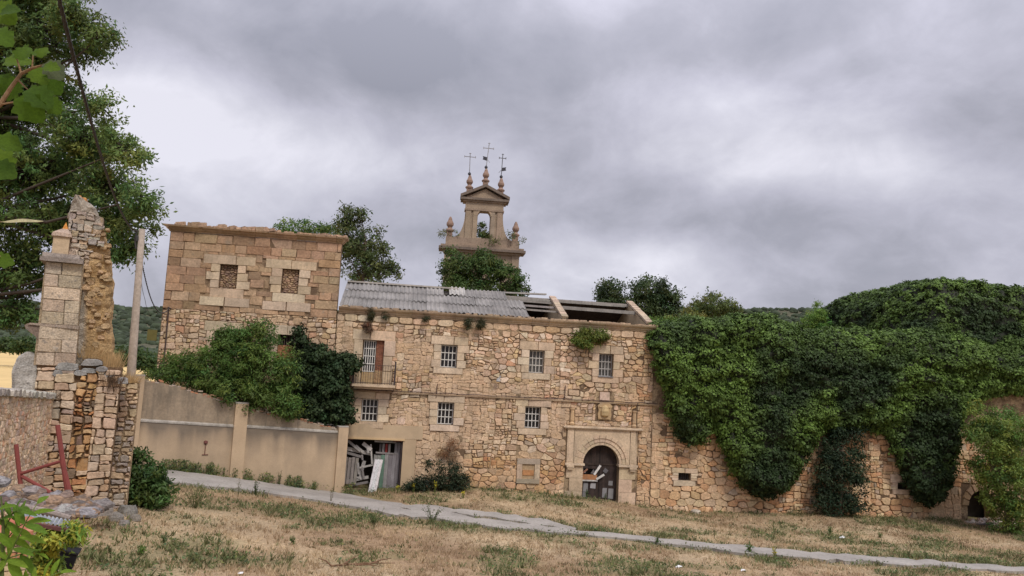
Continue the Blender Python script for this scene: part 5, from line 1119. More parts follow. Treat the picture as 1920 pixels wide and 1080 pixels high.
def ivy_mass(name, label, u0, u1, y0, y1, z0, z1, seed, dens=110, size=.17, rnd_=4.0, kind=None):
    o = framed(name, FAC, label, 'ivy'); nu, nv = 150, 56; V = np.zeros((nu, nv, 3)); cx, cy = (u0+u1)/2, (y0+y1)/2; hx, hy, hz = (u1-u0)/2, (y1-y0)/2, z1-z0
    for i in range(nu):
        a = 2*math.pi*i/(nu-1); ca, sa = math.cos(a), math.sin(a); k = (abs(ca)**rnd_+abs(sa)**rnd_)**(-1/rnd_)
        for j in range(nv):
            t = j/(nv-1); e = t*math.pi/2; ce, se = math.cos(e), math.sin(e); q = (ce**rnd_+se**rnd_)**(-1/rnd_)
            V[i, j] = (cx+hx*ca*k*ce*q, cy+hy*sa*k*ce*q, z0+hz*se*q)
    V = V.reshape(-1, 3); d = V-np.array([cx, cy, z0+hz*.3]); d = unit(d)
    n = (billow(V[:, 0]*.4+V[:, 1]*.3, V[:, 2]*.4+V[:, 1]*.2, seed)-.5)*.8+(billow(V[:, 0]*1.0+V[:, 1]*.6, V[:, 2]*.95+V[:, 1]*.4, seed+4)-.5)*.55+(billow(V[:, 0]*2.3+V[:, 1], V[:, 2]*2.2, seed+6)-.5)*.2; V = V+d*n[:, None]
    Fc = grid_faces(nu, nv); np_mesh('stems', V, Fc, np.tile([.022, .026, .014], (len(V), 1)), LEAFDARK, o, True)
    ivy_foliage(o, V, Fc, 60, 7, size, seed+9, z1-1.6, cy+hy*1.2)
uA, zA = FAC.on(1662, 560, 5); uB, zB = FAC.on(1760, 519, 5)
ivy_mass('ivy_covered_building', 'tall bulky building wholly swallowed by ivy, rising at the right edge', uA+.3, uA+19, 1.2, 11, 2, zB-.95, 51, rnd_=9)
uC, zC = FAC.on(1547, 560, 13); uD, _ = FAC.on(1680, 560, 13); zD = FAC.on(1620, 549, 13)[1]
ivy_mass('ivy_covered_wall', 'lower ivy-covered wall stretching left from the taller ivy-covered building', uC+.2, uD+3, 11, 16, 3, zD-.55, 57, dens=90, size=.18)

# ================================================================ TREES AND SHRUBS
big = [(40, -40, 130, 90, 0), (60, 70, 105, 70, 0), (150, 40, 60, 35, -1), (185, 70, 40, 24, -1), (60, 180, 120, 60, 1), (165, 95, 35, 20, 0), (190, 200, 32, 30, -1), (160, 260, 80, 50, 0), (235, 280, 48, 38, -1), (60, 320, 130, 70, 1), (200, 350, 60, 45, 0), (268, 372, 42, 32, -1), (230, 420, 58, 42, 0),
       (110, 420, 110, 60, 1), (245, 462, 38, 24, 0), (30, 500, 75, 60, 1), (200, 480, 40, 26, 0), (140, 520, 40, 36, 1), (120, 580, 28, 30, 1), (20, 575, 45, 40, 1), (-70, 300, 130, 260, 1), (55, 600, 22, 20, 1)]
tb = at(-10, 700, 33); tb.z = tz(tb.x, tb.y)
plant('ash_tree', 'very large spreading ash tree filling the upper left behind the ruined pier', 'tree', tb, [lobe(px, py, 32+dy*1.5, wx, wz) for px, py, wx, wz, dy in big], .20, .40, (.115, .17, .052), trunk_r=.42, clump_r=.40, per=60, density=.92, barkc=(.075, .06, .048),
      trunk_pts=[tb-Vector((1.2, 0, .3)), at(-75, 560, 32.8), at(-55, 400, 32.6), at(-20, 220, 32.4), at(10, 40, 32.2)], jit=1.1, shell=.35, yellow=.12)
def tree(label, pxl, Y, size, asp, col, name='tree', cat='tree', **k):
    lb = [lobe(px, py, Y+(dy if len(q) > 4 else 0), wx, wz) for q in pxl for px, py, wx, wz, dy in [tuple(q)+((0,) if len(q) < 5 else ())]]
    cx = sum(c.x for c, r in lb)/len(lb); cy = sum(c.y for c, r in lb)/len(lb); return plant(name, label, cat, Vector((cx, cy, tz(cx, cy))), lb, size, asp, col, **k)
tree('slender loose-crowned tree with twin tops rising right behind the tower block', [(650, 425, 24, 40), (675, 420, 14, 30), (655, 398, 12, 16), (676, 398, 8, 14), (672, 460, 45, 36), (690, 500, 48, 36), (725, 500, 22, 20), (716, 470, 18, 22), (640, 470, 20, 40), (745, 515, 8, 20), (705, 440, 12, 14)], 66, .30, .45, (.075, .098, .035), trunk_r=.28, clump_r=.55, per=30, density=1.0, shell=.3)
tree('bright green tree tops showing just above the tower block cornice', [(555, 430, 32, 17), (590, 432, 24, 14), (620, 438, 28, 20), (525, 432, 12, 8)], 68, .28, .4, (.085, .14, .035), name='leafy_tree', clump_r=.5, per=34)
tree('leafy tree growing in front of the bell gable behind the roof ridge', [(850, 510, 30, 38), (848, 482, 16, 22), (900, 515, 38, 38), (905, 486, 24, 18), (880, 505, 20, 22), (950, 525, 34, 28), (935, 505, 22, 22), (970, 545, 22, 12), (880, 545, 60, 14)], 57, .24, .42, (.062, .098, .026), name='leafy_tree', clump_r=.42, per=44, trunk_r=.2)
tree('dark round-topped tree, left one of the pair behind the right end of the roof', [(1146, 545, 26, 22), (1150, 575, 36, 26), (1128, 560, 14, 16)], 80, .34, .45, (.045, .068, .026), name='round_tree', clump_r=.6, per=44)
tree('larger dark tree, right one of the pair behind the right end of the roof', [(1215, 545, 38, 26), (1240, 570, 36, 32), (1205, 575, 36, 30), (1258, 560, 18, 20), (1230, 600, 50, 22)], 78, .34, .45, (.050, .075, .028), name='round_tree', clump_r=.6, per=46)
tree('olive-green tree with a thin top just above the ivy curtain', [(1335, 572, 36, 20), (1310, 585, 28, 18), (1365, 578, 24, 14), (1335, 555, 8, 12)], 76, .3, .42, (.085, .11, .032), name='olive_tree', clump_r=.5, per=34)
tree('yellowish shrub between the round trees and the ivy curtain', [(1290, 592, 18, 16), (1270, 605, 24, 12), (1305, 602, 20, 14)], 62, .24, .42, (.13, .15, .04), name='shrub', cat='shrub', clump_r=.4, per=30)
tree('light green pointed little tree sticking up behind the ivy curtain', [(1531, 605, 24, 16), (1531, 588, 15, 14), (1530, 574, 6, 10)], 60, .2, .3, (.13, .22, .045), name='conifer', clump_r=.3, per=44, trunk_r=.08)
tree('low bright green bush at the right end of the wing cornice', [(1240, 603, 20, 8), (1215, 600, 10, 5), (1262, 606, 18, 9)], 49, .2, .5, (.09, .15, .03), name='shrub', cat='shrub', clump_r=.3, per=34)
# shrubs before the tower
tree('feathery green young tree overhanging the plastered yard wall below the tower', [(455, 675, 52, 58), (482, 636, 36, 36), (425, 642, 30, 30), (400, 700, 52, 48), (350, 690, 34, 30), (500, 700, 46, 48), (520, 745, 38, 34), (455, 735, 70, 34), (322, 690, 24, 24), (540, 690, 22, 36), (545, 765, 22, 20)], 39.8, .20, .30, (.085, .14, .034), name='feathery_tree', clump_r=.36, per=62, density=.95, trunk_r=.13)
tree('dark ivy thicket climbing the wing beside the balcony', [(592, 690, 36, 50), (565, 655, 13, 34), (622, 735, 36, 50), (642, 690, 24, 26), (600, 768, 42, 34), (648, 775, 13, 26), (562, 628, 7, 14), (575, 720, 30, 50), (655, 680, 18, 16), (612, 672, 18, 14)], 42.0, .16, .85, (.030, .052, .020), name='ivy_thicket', cat='ivy', mat=LEAFDARK, clump_r=.3, per=62, density=1.15, trunk_r=.1, yellow=.05, jit=.8, droop=.8)
tree('low light green growth at the foot of the tower corner', [(310, 700, 26, 14), (285, 705, 16, 8)], 39.2, .18, .35, (.09, .14, .035), name='shrub', cat='shrub', clump_r=.3, per=40)
def wallplant(label, pxl, y, size, asp, col, name='shrub', cat='shrub', **k):
    lb = []
    for px, py, wx, wz in pxl:
        x, z = FAC.on(px, py, y); q = FAC.world(x, y, z); s = q.y/F_PX; lb.append((q, (wx*s, min(wx*s, .5), wz*s)))
    x, z = FAC.on(*k.pop('foot'), y); b = FAC.world(x, y, z); return plant(name, label, cat, b, lb, size, asp, col, **k)
wallplant('wiry shrub hanging from the cornice above the fourth upper window', [(1105, 626, 34, 10), (1090, 636, 16, 12), (1125, 632, 18, 12), (1100, 648, 14, 8)], -.45, .15, .4, (.11, .14, .03), foot=(1098, 660), clump_r=.2, per=36, trunk_r=.05, trunk_pts=None)
for i, (px, py, w, h, l) in enumerate(((694, 590, 8, 12, 'dark dry tuft hanging from the cornice at its left end'), (723, 591, 5, 8, 'small dark tuft under the cornice, right of the larger left tuft'), (799, 598, 6, 6, 'tiny dark tuft under the cornice above the second window'), (878, 606, 9, 10, 'dark tuft in the cornice right of the second upper window'), (903, 608, 10, 9, 'greenish spreading tuft in the middle of the cornice'), (689, 615, 8, 10, 'reddish dead tuft just above the tall balcony window'))):
    wallplant(l, [(px, py, w, h)], -.35, .12, .25, (.05, .05, .025) if i != 5 else (.12, .07, .05), name='cornice_plant', cat='plant', foot=(px, py-4), clump_r=.14, per=34, trunk_r=.02)
wallplant('tangle of brown dead vine clinging to the wall left of the portal', [(840, 848, 20, 14), (848, 835, 12, 14), (830, 855, 14, 8)], -.15, .11, .22, (.22, .12, .07), name='dead_vine', cat='vine', foot=(845, 895), clump_r=.22, per=26, trunk_r=.03)
wallplant('dark bramble heap at the wall foot right of the broken gate', [(800, 905, 34, 14), (840, 900, 30, 16), (862, 905, 20, 14), (775, 908, 20, 9), (825, 880, 8, 14), (850, 880, 10, 16), (805, 875, 5, 16)], -1.0, .15, .4, (.028, .040, .022), name='bramble', foot=(820, 918), clump_r=.28, per=52, trunk_r=.05)
wallplant('dark green shrub column growing up the wall under the ivy curtain', [(1575, 850, 44, 44), (1575, 905, 46, 44), (1560, 945, 34, 20), (1600, 945, 26, 18), (1590, 820, 36, 24), (1556, 885, 30, 40), (1605, 880, 24, 40)], -1.0, .2, .38, (.030, .050, .024), name='dark_shrub', foot=(1575, 962), clump_r=.4, per=60, trunk_r=.12, mat=LEAFDARK)
p = gnd(1890, 1000)
plant('yellow_green_bush', 'tall yellowish-green bush in front of the dark arch at the right edge', 'bush', p, [lobe(px, py, p.y+dy, wx, wz) for px, py, wx, wz, dy in ((1880, 800, 50, 38, 0), (1850, 830, 34, 34, -.3), (1910, 850, 50, 50, .4), (1870, 880, 44, 36, -.2), (1850, 800, 24, 20, 0), (1905, 920, 48, 46, 0), (1900, 970, 40, 34, 0), (1860, 930, 20, 26, 0), (1835, 765, 14, 12, 0), (1825, 815, 18, 12, -.2))], .16, .4, (.125, .18, .042), trunk_r=.09, clump_r=.34, per=54, yellow=.13, var=.28)
p = gnd(268, 950)
plant('bush', 'leafy dark green bush at the right foot of the ruined pier', 'bush', p, [lobe(px, py, p.y+dy, wx, wz) for px, py, wx, wz, dy in ((262, 905, 44, 34, 0), (240, 875, 22, 30, .2), (285, 890, 22, 22, -.2), (295, 925, 24, 22, -.2), (262, 935, 44, 22, 0), (270, 855, 10, 18, 0), (230, 905, 14, 26, 0))], .17, .42, (.055, .098, .028), trunk_r=.05, clump_r=.24, per=52)
# hedge trees at the far edge of the stubble
hr = random.Random(77)
for i, (px, py, w, h, Y) in enumerate(((10, 645, 20, 13, 190), (48, 648, 24, 14, 185), (85, 650, 18, 12, 195), (222, 668, 18, 18, 170), (262, 674, 22, 17, 165), (290, 676, 20, 16, 172), (318, 682, 22, 12, 165))):
    c, r = lobe(px, py, Y, w, h); plant('field_tree', ['round green tree leftmost at the far edge of the stubble', 'round green tree second from the left beyond the stubble', 'small tree half behind the pier beyond the stubble', 'tree beyond the field between pier and pole', 'darker tree right of the pole beyond the field', 'tree beside the tower corner beyond the field', 'low tree behind the tower corner'][i], 'tree', Vector((c.x, c.y, c.z-r[2]*1.1)), [(c, r), (c+Vector((r[0]*.6, 0, -r[2]*.3)), (r[0]*.7, r[1]*.7, r[2]*.7))], .7, .6, (.045, .078, .026), trunk_r=.2, clump_r=1.0, per=40, density=1.2, twigs=False, group='trees beyond the stubble field')
for i in range(26):                                                 # scattered hedge further right, glimpsed past the ruins
    px = hr.uniform(1390, 1560); Y = hr.uniform(150, 220)
    break

# ================================================================ LEAN-TO, brick pillar, red frame (near left)
shed = empty('lean_to_roof', at(90, 960, 12.5), rad(12), 'low shed roof of lichened stone slabs and a corrugated panel, bottom left', 'shed roof')
so = shed.location.copy(); SR = Matrix.Rotation(rad(12), 4, 'Z').inverted()
def sl_(px, py, Y): return SR @ (at(px, py, Y)-so)
rsl = random.Random(23)
slabs = []
for i in range(46):
    t = rsl.random(); row = i % 3; px = -8+205*t; py = (908+.20*px, 925+.17*px, 944+.11*px)[row]+rsl.uniform(-5, 5); slabs.append((px, py, rsl.uniform(22, 52), rsl.uniform(5, 13), (13.1, 12.6, 12.1)[row]))
for px, py, w, h, Y in slabs:
    c = sl_(px, py, Y); k = Y/F_PX; W_, H_ = w*k, h*k; m = MB(); n = 9
    ring = [(W_/2*math.cos(2*math.pi*a/n)*rsl.uniform(.6, 1.1), .2*math.sin(2*math.pi*a/n)*rsl.uniform(.8, 1.1)) for a in range(n)]; sl2 = rsl.uniform(-.12, -.02)
    vs = [(c.x+x, c.y+y, c.z-H_/2+sl2*x+.15*y) for x, y in ring]+[(c.x+x, c.y+y, c.z+H_*.25+sl2*x+.15*y) for x, y in ring]+[(c.x+x*.75, c.y+y*.75, c.z+H_*.5+sl2*x+.15*y+rsl.uniform(-.015, .015)) for x, y in ring]
    m.add(vs, [tuple(range(2*n, 3*n)), tuple(range(n))[::-1]]+[(j*n+i, j*n+(i+1) % n, (j+1)*n+(i+1) % n, (j+1)*n+i) for j in (0, 1) for i in range(n)], tint(rsl.choice([(.21, .18, .165), (.17, .12, .095), (.27, .25, .235), (.24, .16, .10)]), .2)); m.build('slab', SLAB, shed)
m = MB(); n = 40; a, b = sl_(36, 958, 11.5), sl_(136, 976, 11.6); dn = Vector((.05, -.30, -.035)); vs = []
for i in range(n+1):
    t = i/n; q = a.lerp(b, t); zz_ = .018*math.sin(t*2*math.pi*13); vs += [tuple(q+Vector((0, 0, zz_))), tuple(q+dn+Vector((0, 0, zz_)))]
m.add(vs, [(2*i, 2*i+2, 2*i+3, 2*i+1) for i in range(n)], (.27, .285, .30)); m.build('corrugated_panel', FIBRO, shed)
m = MB(); m.bar(a+dn+Vector((0, -.02, -.04)), b+dn+Vector((0, -.02, -.04)), .05, .05, (.13, .055, .05)); m.bar(b+dn+Vector((0, 0, -.04)), b+Vector((0, 0, -.04)), .05, .05, (.13, .055, .05)); m.build('panel_frame', PAINT, shed)
m = MB(); m.tube([sl_(38, 948, 11.75), sl_(90, 960, 11.8), sl_(132, 972, 11.85)], [.045, .05, .045], 8, (.28, .23, .2)); m.build('round_timber', WOODGREY, shed)
bp0 = at(-40, 1000, 9.2); bp1 = at(56, 1000, 9.2); bpz = bp1.z
bp = empty('brick_pillar', Vector((bp1.x, 9.2, 3.0)), rad(30), 'pale yellow and orange brick pillar with red clay tiles on top, bottom left corner', 'pillar')
MB().box(-.9, 0, .03, .5, -.3, bpz-3.0, (.45, .36, .25)).build('core', MORTAR, bp)
rbk = random.Random(3); z = bpz-3.0-.07; row = 0
while z > bpz-3.0-1.1:
    x = -.98+(row % 2)*.125
    while x < -.02:
        xe_ = min(x+.24, 0.0); c = (.47, .23, .12) if (row % 4 == 3 and rbk.random() < .8) else tint((.54, .42, .25), .1)
        if xe_-x > .05: MB().box(x+.005, xe_-.005, 0, .2, z+.005, z+.06, c).build('brick', BRICK, bp)
        x += .25
    z -= .07; row += 1
for i in range(5):
    m = MB(); n = 8; x = -.86+.2*i; zt0 = bpz-3.0; vs = []
    for j in range(n+1):
        a_ = math.pi*j/n; vs += [(x+.10*math.cos(a_), -.12, zt0+.01+.035*math.sin(a_)-.04), (x+.085*math.cos(a_), .5, zt0+.10+.035*math.sin(a_)-.03)]
    m.add(vs, [(2*j, 2*j+2, 2*j+3, 2*j+1) for j in range(n)], tint((.36, .125, .075), .15)); m.build('roof_tile', BRICK, bp)
MB().box(-.98, .03, -.06, .5, bpz-3.0, bpz-3.0+.035, (.46, .20, .12)).build('tile_course', BRICK, bp)
rf_ = empty('red_frame', at(80, 900, 16.5), 0, 'rusty red metal tube frame standing against the left garden wall', 'metal frame')
fo = rf_.location.copy()
for pts, r, nm in ((((30, 833), (39, 912)), .045, 'post'), (((108, 797), (118, 866), (128, 935)), .05, 'post'), (((116, 864), (134, 936)), .05, 'post'), (((39, 888), (117, 864)), .035, 'rail'), (((41, 893), (80, 915), (118, 938)), .04, 'brace')):
    m = MB(); m.tube([at(px, py, 16.5)-fo for px, py in pts], r, 8, (.21, .058, .05)); m.build(nm, PAINT, rf_)
mq = at(128, 1042, 12.2)
o = empty('black_crate', mq, rad(20), 'black plastic crate lying tilted in the weeds under the shed roof', 'crate'); m = MB(); m.box(-.12, .12, -.1, .1, -.2, .08, (.02, .02, .024)); m.box(-.14, .14, -.12, .12, .08, .11, (.03, .03, .035)); q = m.build('crate_body', PAINT, o); q.rotation_euler = (.1, .25, 0)
p = at(112, 1035, 12.4)
plant('yellow_shrub', 'yellow-green leafy shrub below the corrugated panel, bottom left', 'shrub', Vector((p.x, p.y, p.z-.5)), [lobe(px, py, 11.4+dy, wx, wz) for px, py, wx, wz, dy in ((120, 1000, 36, 14, 0), (90, 1018, 18, 22, 0), (140, 1000, 16, 14, .1), (95, 1060, 24, 20, .2), (85, 1040, 16, 14, .1))], .10, .36, (.23, .27, .045), trunk_r=.02, clump_r=.12, per=46, density=1.5, yellow=.2, crown_name='foliage', trunk_name='stem')

# ================================================================ NEAR PLANTS: vine above, sapling below, leaf by leaf
def leaf_mesh(name, outline, fold, curl, col, mat, n_mid=6):
    """outline: half widths along the midrib; folded on the midrib, curled to the tip; crenated edge"""
    L = len(outline); V = []; C = []
    for i, (t, w) in enumerate(outline):
        z = -curl*t*t
        for s, k in ((-1, 1), (-.5, .5), (0, 0), (.5, .5), (1, 1)): V.append((s*w, t, z+fold*abs(s)*w+.012*math.sin(9*t+3*s))); C.append(tuple(c*(1.12 if s == 0 else 1) for c in col))
    F_ = [(i*5+j, i*5+j+1, (i+1)*5+j+1, (i+1)*5+j) for i in range(L-1) for j in range(4)]
    me = bpy.data.meshes.new(name); me.from_pydata(V, [], F_); me.materials.append(mat); setcol(me, np.array(C)); me.polygons.foreach_set('use_smooth', [True]*len(F_)); return me
def vine_outline():
    o = []
    for t in np.linspace(0, 1, 15):
        w = .52*math.sin(math.pi*min(1, (t*.92+.08)))**.6*(1+.16*math.cos(t*19))
        o.append((t, max(w, .01)))
    return o
LANCE = [(t, .17*math.sin(math.pi*t)**.75*(1-.25*t)+.004) for t in np.linspace(0, 1, 9)]
def hang(me, name, parent, p, tip, nrm, size, label=None):
    o = link(name, me, parent); t = Vector(tip).normalized(); n = Vector(nrm); n = (n-t*n.dot(t)).normalized(); x = t.cross(n)
    m = Matrix((x, t, n)).transposed().to_4x4(); o.matrix_local = Matrix.Translation(Vector(p)) @ m @ Matrix.Scale(size, 4)
    if label: o['label'] = label
    return o
VY = 2.6; vr = at(-60, 260, VY)
vine = empty('vine_branch', vr, 0, 'broad-leaved vine branch with scalloped green leaves reaching in at the upper left', 'vine')
vq = lambda px, py, dy=0: at(px, py, VY+dy)-vr
m = MB()
for pts, r in ((((-60, 260), (0, 196), (20, 165), (40, 138), (60, 128), (84, 121)), (.009, .008, .007, .006, .005, .003)), (((34, 150), (52, 168)), (.004, .002)), (((0, 196), (35, 190)), (.004, .002)), (((40, 138), (30, 105)), (.004, .002)), (((60, 128), (62, 104)), (.003, .002))): m.tube([vq(*p) for p in pts], r, 6, (.26, .16, .09))
m.build('stem', BARK, vine)
for pts in (((-60, 330), (0, 300), (10, 285)), ((-60, 500), (-20, 488), (0, 480))): m = MB(); m.tube([vq(*p) for p in pts], (.006, .004, .003), 6, (.26, .16, .09)); m.build('stem', BARK, vine)
VL = [leaf_mesh('vine_leaf', vine_outline(), .18, .35, c, BIGLEAF) for c in ((.07, .135, .018), (.055, .11, .018), (.09, .16, .022), (.10, .13, .10))]
rv = random.Random(40)
for px, py, dx, dz, s, k in ((48, 102, -.9, .5, .066, 0), (60, 104, .8, .6, .058, 0), (8, 118, .9, .3, .08, 2), (36, 112, .2, .8, .06, 0), (4, 140, .4, -.8, .09, 1), (62, 130, .8, -.6, .066, 2), (34, 150, -.5, -.9, .075, 0), (86, 118, .6, -.45, .072, 3), (82, 126, .9, .1, .05, 2), (88, 140, .5, -.9, .075, 1), (52, 168, .8, -.4, .085, 1), (40, 180, .7, -.9, .09, 0), (36, 190, .9, -.25, .075, 2), (84, 186, .7, -.5, .06, 0), (-8, 262, 1, -.1, .085, 0), (-12, 285, .8, -.8, .08, 2), (-14, 310, 1, -.3, .08, 1), (-14, 488, 1, .1, .06, 0), (-10, 10, .7, -.5, .085, 2), (2, 24, .8, .3, .06, 1), (-20, 60, .9, -.3, .09, 0), (75, 108, .2, .9, .045, 2)):
    hang(VL[k], 'leaf', vine, vq(px, py, rv.uniform(-.1, .1)), (dx, rv.uniform(-.3, .3), dz), (rv.uniform(-.4, .4), -.75, .45), s*rv.uniform(.95, 1.15), 'silvery leaf turned over, underside showing' if k == 3 else None)
pl = leaf_mesh('dry_leaf', [(t, .055*math.sin(math.pi*t)**.7+.003) for t in np.linspace(0, 1, 9)], .1, .1, (.55, .54, .50), BIGLEAF)
hang(pl, 'leaf', vine, vq(2, 416, 0), (1, 0, .14), (.1, -.8, .5), .14, 'pale dry narrow leaf'); m = MB(); m.tube([vq(-60, 425), vq(2, 416)], .002, 4, (.3, .22, .12)); m.build('stem', BARK, vine)
SY = 3.4; sb = at(2, 1300, SY); sb.z = min(sb.z, tz(sb.x, sb.y)) if tz(sb.x, sb.y) < sb.z else sb.z
sap = empty('sapling', sb, 0, 'young sapling with long pinnate bright green leaves in the bottom left corner', 'plant')
sq = lambda px, py, dy=0: at(px, py, SY+dy)-sb
m = MB(); m.tube([Vector((0, 0, 0)), sq(2, 1150), sq(4, 1060), sq(6, 985), sq(2, 930)], [.012, .01, .008, .006, .003], 6, (.10, .13, .04)); m.build('stem', BARK, sap)
SL_ = [leaf_mesh('leaflet', LANCE, .25, .25, c, BIGLEAF) for c in ((.15, .26, .04), (.11, .21, .04), (.18, .29, .05))]
rs_ = random.Random(9)
for pts, n, ls in ((((6, 1062), (28, 1020), (50, 975), (74, 938)), 6, .105), (((4, 1050), (36, 1040), (62, 1036)), 3, .115), (((5, 1020), (30, 990), (52, 978)), 3, .10), (((5, 985), (-10, 950), (-20, 935)), 4, .09), (((4, 1000), (25, 960), (40, 958)), 4, .07), (((40, 1110), (80, 1085), (115, 1072)), 5, .07), (((4, 1090), (-20, 1040), (-30, 1020)), 4, .09)):
    st = [sq(*p, rs_.uniform(-.05, .05)) for p in pts]; m = MB(); m.tube(st, [.003]*(len(st)-1)+[.0015], 5, (.12, .17, .04)); m.build('leaf_stalk', BARK, sap)
    for i in range(n):
        t = (i+.6)/n*(len(st)-1); k = min(int(t), len(st)-2); p = st[k].lerp(st[k+1], t-k); d = (st[k+1]-st[k]).normalized()
        for s in (-1, 1) if i < n-1 else (0,):
            side = Vector((-d.z, 0, d.x))*s; tip = d*.55+side+Vector((0, rs_.uniform(-.3, .3), -.12)); hang(SL_[rs_.randrange(3)], 'leaf', sap, p, tip, (rs_.uniform(-.3, .3), -.55, .8), ls*rs_.uniform(.85, 1.2))

# ================================================================ GRASS, WEEDS, LITTER
def dry_grass():
    n = 150000; x = RNG.uniform(-26, 32, n); y = 14+RNG.random(n)**1.15*40
    ok = (y < facade_y(x)-.05) & (np.abs(x/y) < .74); x, y = x[ok], y[ok]; cl = fbm(x*1.6, y*1.6, 90); ok = RNG.random(len(x)) < np.clip((cl-.28)*3.2, .12, 1); x, y = x[ok], y[ok]
    pd = path_dist(x, y); ok = pd > -.02-.22*RNG.random(len(x))**3; x, y, pd = x[ok], y[ok], pd[ok]
    # nothing grows under the yard wall or the pier
    rel = (x-YF.o.x)*YF.N.x+(y-YF.o.y)*YF.N.y; al = (x-YF.o.x)*YF.U.x+(y-YF.o.y)*YF.U.y; ok = ~((rel > -.2) & (al > -1) & (al < 11)); x, y, pd = x[ok], y[ok], pd[ok]
    g = greenness(x, y); isg = RNG.random(len(x)) < .07+g*.55; z = terrain(x, y)+.02; m = len(x)
    h = np.where(isg, RNG.uniform(.06, .24, m)*(.5+g), RNG.uniform(.05, .17, m)*(.5+fbm(x*.8, y*.8, 95)*1.2))
    straw = np.array([.52, .40, .25]); brown = np.array([.34, .24, .145]); k = np.clip((fbm(x*.5, y*.5, 97)-.35)*3+RNG.normal(0, .25, m), 0, 1)[:, None]
    c = straw*k+brown*(1-k); gc = np.array([.135, .145, .062])*RNG.uniform(.7, 1.5, m)[:, None]; c = np.where(isg[:, None], gc, c*RNG.uniform(.75, 1.25, m)[:, None])
    V = []; Cc = []; B = 3
    for b in range(B):
        a = RNG.uniform(0, 2*np.pi, m); r = RNG.uniform(0, .09, m); bx = x+np.cos(a)*r; by = y+np.sin(a)*r; w = np.where(isg, .028, .014)*RNG.uniform(.7, 1.3, m); f = RNG.uniform(0, np.pi, m); ln = RNG.uniform(.2, 1.0, m)*h; hh = h*RNG.uniform(.5, 1.1, m)
        dx, dy = np.cos(f)*w, np.sin(f)*w; V.append(np.stack([np.stack([bx-dx, by-dy, z-.02], 1), np.stack([bx+dx, by+dy, z-.02], 1), np.stack([bx+np.cos(a)*ln, by+np.sin(a)*ln, z+hh], 1)], 1)); Cc.append(np.repeat(c, 3, 0).reshape(m, 3, 3))
    V = np.concatenate(V).reshape(-1, 3); Cc = np.concatenate(Cc).reshape(-1, 3); np_mesh('dry_grass', V, np.arange(len(V)).reshape(-1, 3), Cc, STRAW, kind='stuff')
    # low leafy weeds that carpet the green patches
    n = 60000; x = RNG.uniform(-22, 31, n); y = 16+RNG.random(n)*34; ok = (y < facade_y(x)-.1) & (np.abs(x/y) < .74); x, y = x[ok], y[ok]; g = greenness(x, y); pd = path_dist(x, y); ok = (RNG.random(len(x)) < .75*g**1.9) & (pd > -.05-.3*RNG.random(len(x))**3); x, y, g = x[ok], y[ok], g[ok]
    rel = (x-YF.o.x)*YF.N.x+(y-YF.o.y)*YF.N.y; al = (x-YF.o.x)*YF.U.x+(y-YF.o.y)*YF.U.y; ok = ~((rel > -.15) & (al > -1) & (al < 11)); x, y, g = x[ok], y[ok], g[ok]
    P = np.repeat(np.stack([x, y, terrain(x, y)], 1), 4, 0); P = P+RNG.normal(size=P.shape)*np.array([.1, .1, .0]); P[:, 2] += RNG.random(len(P))**1.5*.26*np.repeat(g, 4)+.02
    leaves('ground_cover', P, np.tile([0, -.2, 1.], (len(P), 1)), .11, .5, leafcols(len(P), (.088, .118, .044), .3, .12), LEAF, None, jit=.9, droop=.1, kind='stuff')
dry_grass()
def foot_weeds():
    n = 1500; x = RNG.uniform(.4, 10.6, n); k = fbm(x*1.5, x*0+2, 31); ok = RNG.random(n) < np.clip((k-.44)*5, .03, 1); x, k = x[ok], k[ok]; y = -.14-RNG.random(len(x))**1.6*.42
    wx = YF.o.x+YF.U.x*x+YF.N.x*y; wy = YF.o.y+YF.U.y*x+YF.N.y*y; P_ = np.repeat(np.stack([wx, wy, terrain(wx, wy)+.06], 1), 4, 0); P_[:, 2] += RNG.random(len(P_))**1.6*.62*np.repeat(np.clip(k*1.4, .2, 1), 4); P_[:, :2] += RNG.normal(size=(len(P_), 2))*.05
    leaves('foot_weeds', P_, np.tile([.3, -.6, .7], (len(P_), 1)), .12, .35, leafcols(len(P_), (.095, .12, .045), .35, .18), LEAF, None, jit=.9, droop=-.4, kind='stuff')
foot_weeds()
def weed(px, py, h, label, col=(.08, .12, .035), n=5, leaf=.09, asp=.3, flower=None, spread=.12, name='weed', foot=None):
    p = foot or gnd(px, py); o = empty(name, p, random.random()*6, label, 'weed', 'single weeds in the dry grass'); m = MB(); Pp = []; Bb = []; fl = []
    for i in range(n):
        a = 2*math.pi*i/n+random.uniform(-.4, .4); r = spread*random.uniform(.4, 1); hh = h*random.uniform(.6, 1); t = Vector((math.cos(a)*r, math.sin(a)*r, hh)); m.tube([Vector((0, 0, -.05)), t*.5+Vector((0, 0, .04*h)), t], [.008, .006, .003], 4, tuple(c*.9 for c in col), cap=False)
        for j in range(int(16*max(.6, h))):
            f = random.random(); q = t*f; Pp.append(q+Vector((random.uniform(-.03, .03), random.uniform(-.03, .03), 0))); Bb.append((math.cos(a), math.sin(a), .8))
        if flower: fl += [t*random.uniform(.72, 1.02) for _ in range(12)]
    m.build('stem', LEAF, o); leaves('foliage', np.array([tuple(q) for q in Pp]), np.array(Bb), leaf, asp, leafcols(len(Pp), col, .25), LEAF, o, droop=-.1)
    if flower: leaves('flowers', np.array([tuple(q) for q in fl])+RNG.normal(size=(len(fl), 3))*.025, np.tile([0, -.6, .6], (len(fl), 1)), .06, .8, leafcols(len(fl), flower, .15, .02), LEAF, o)
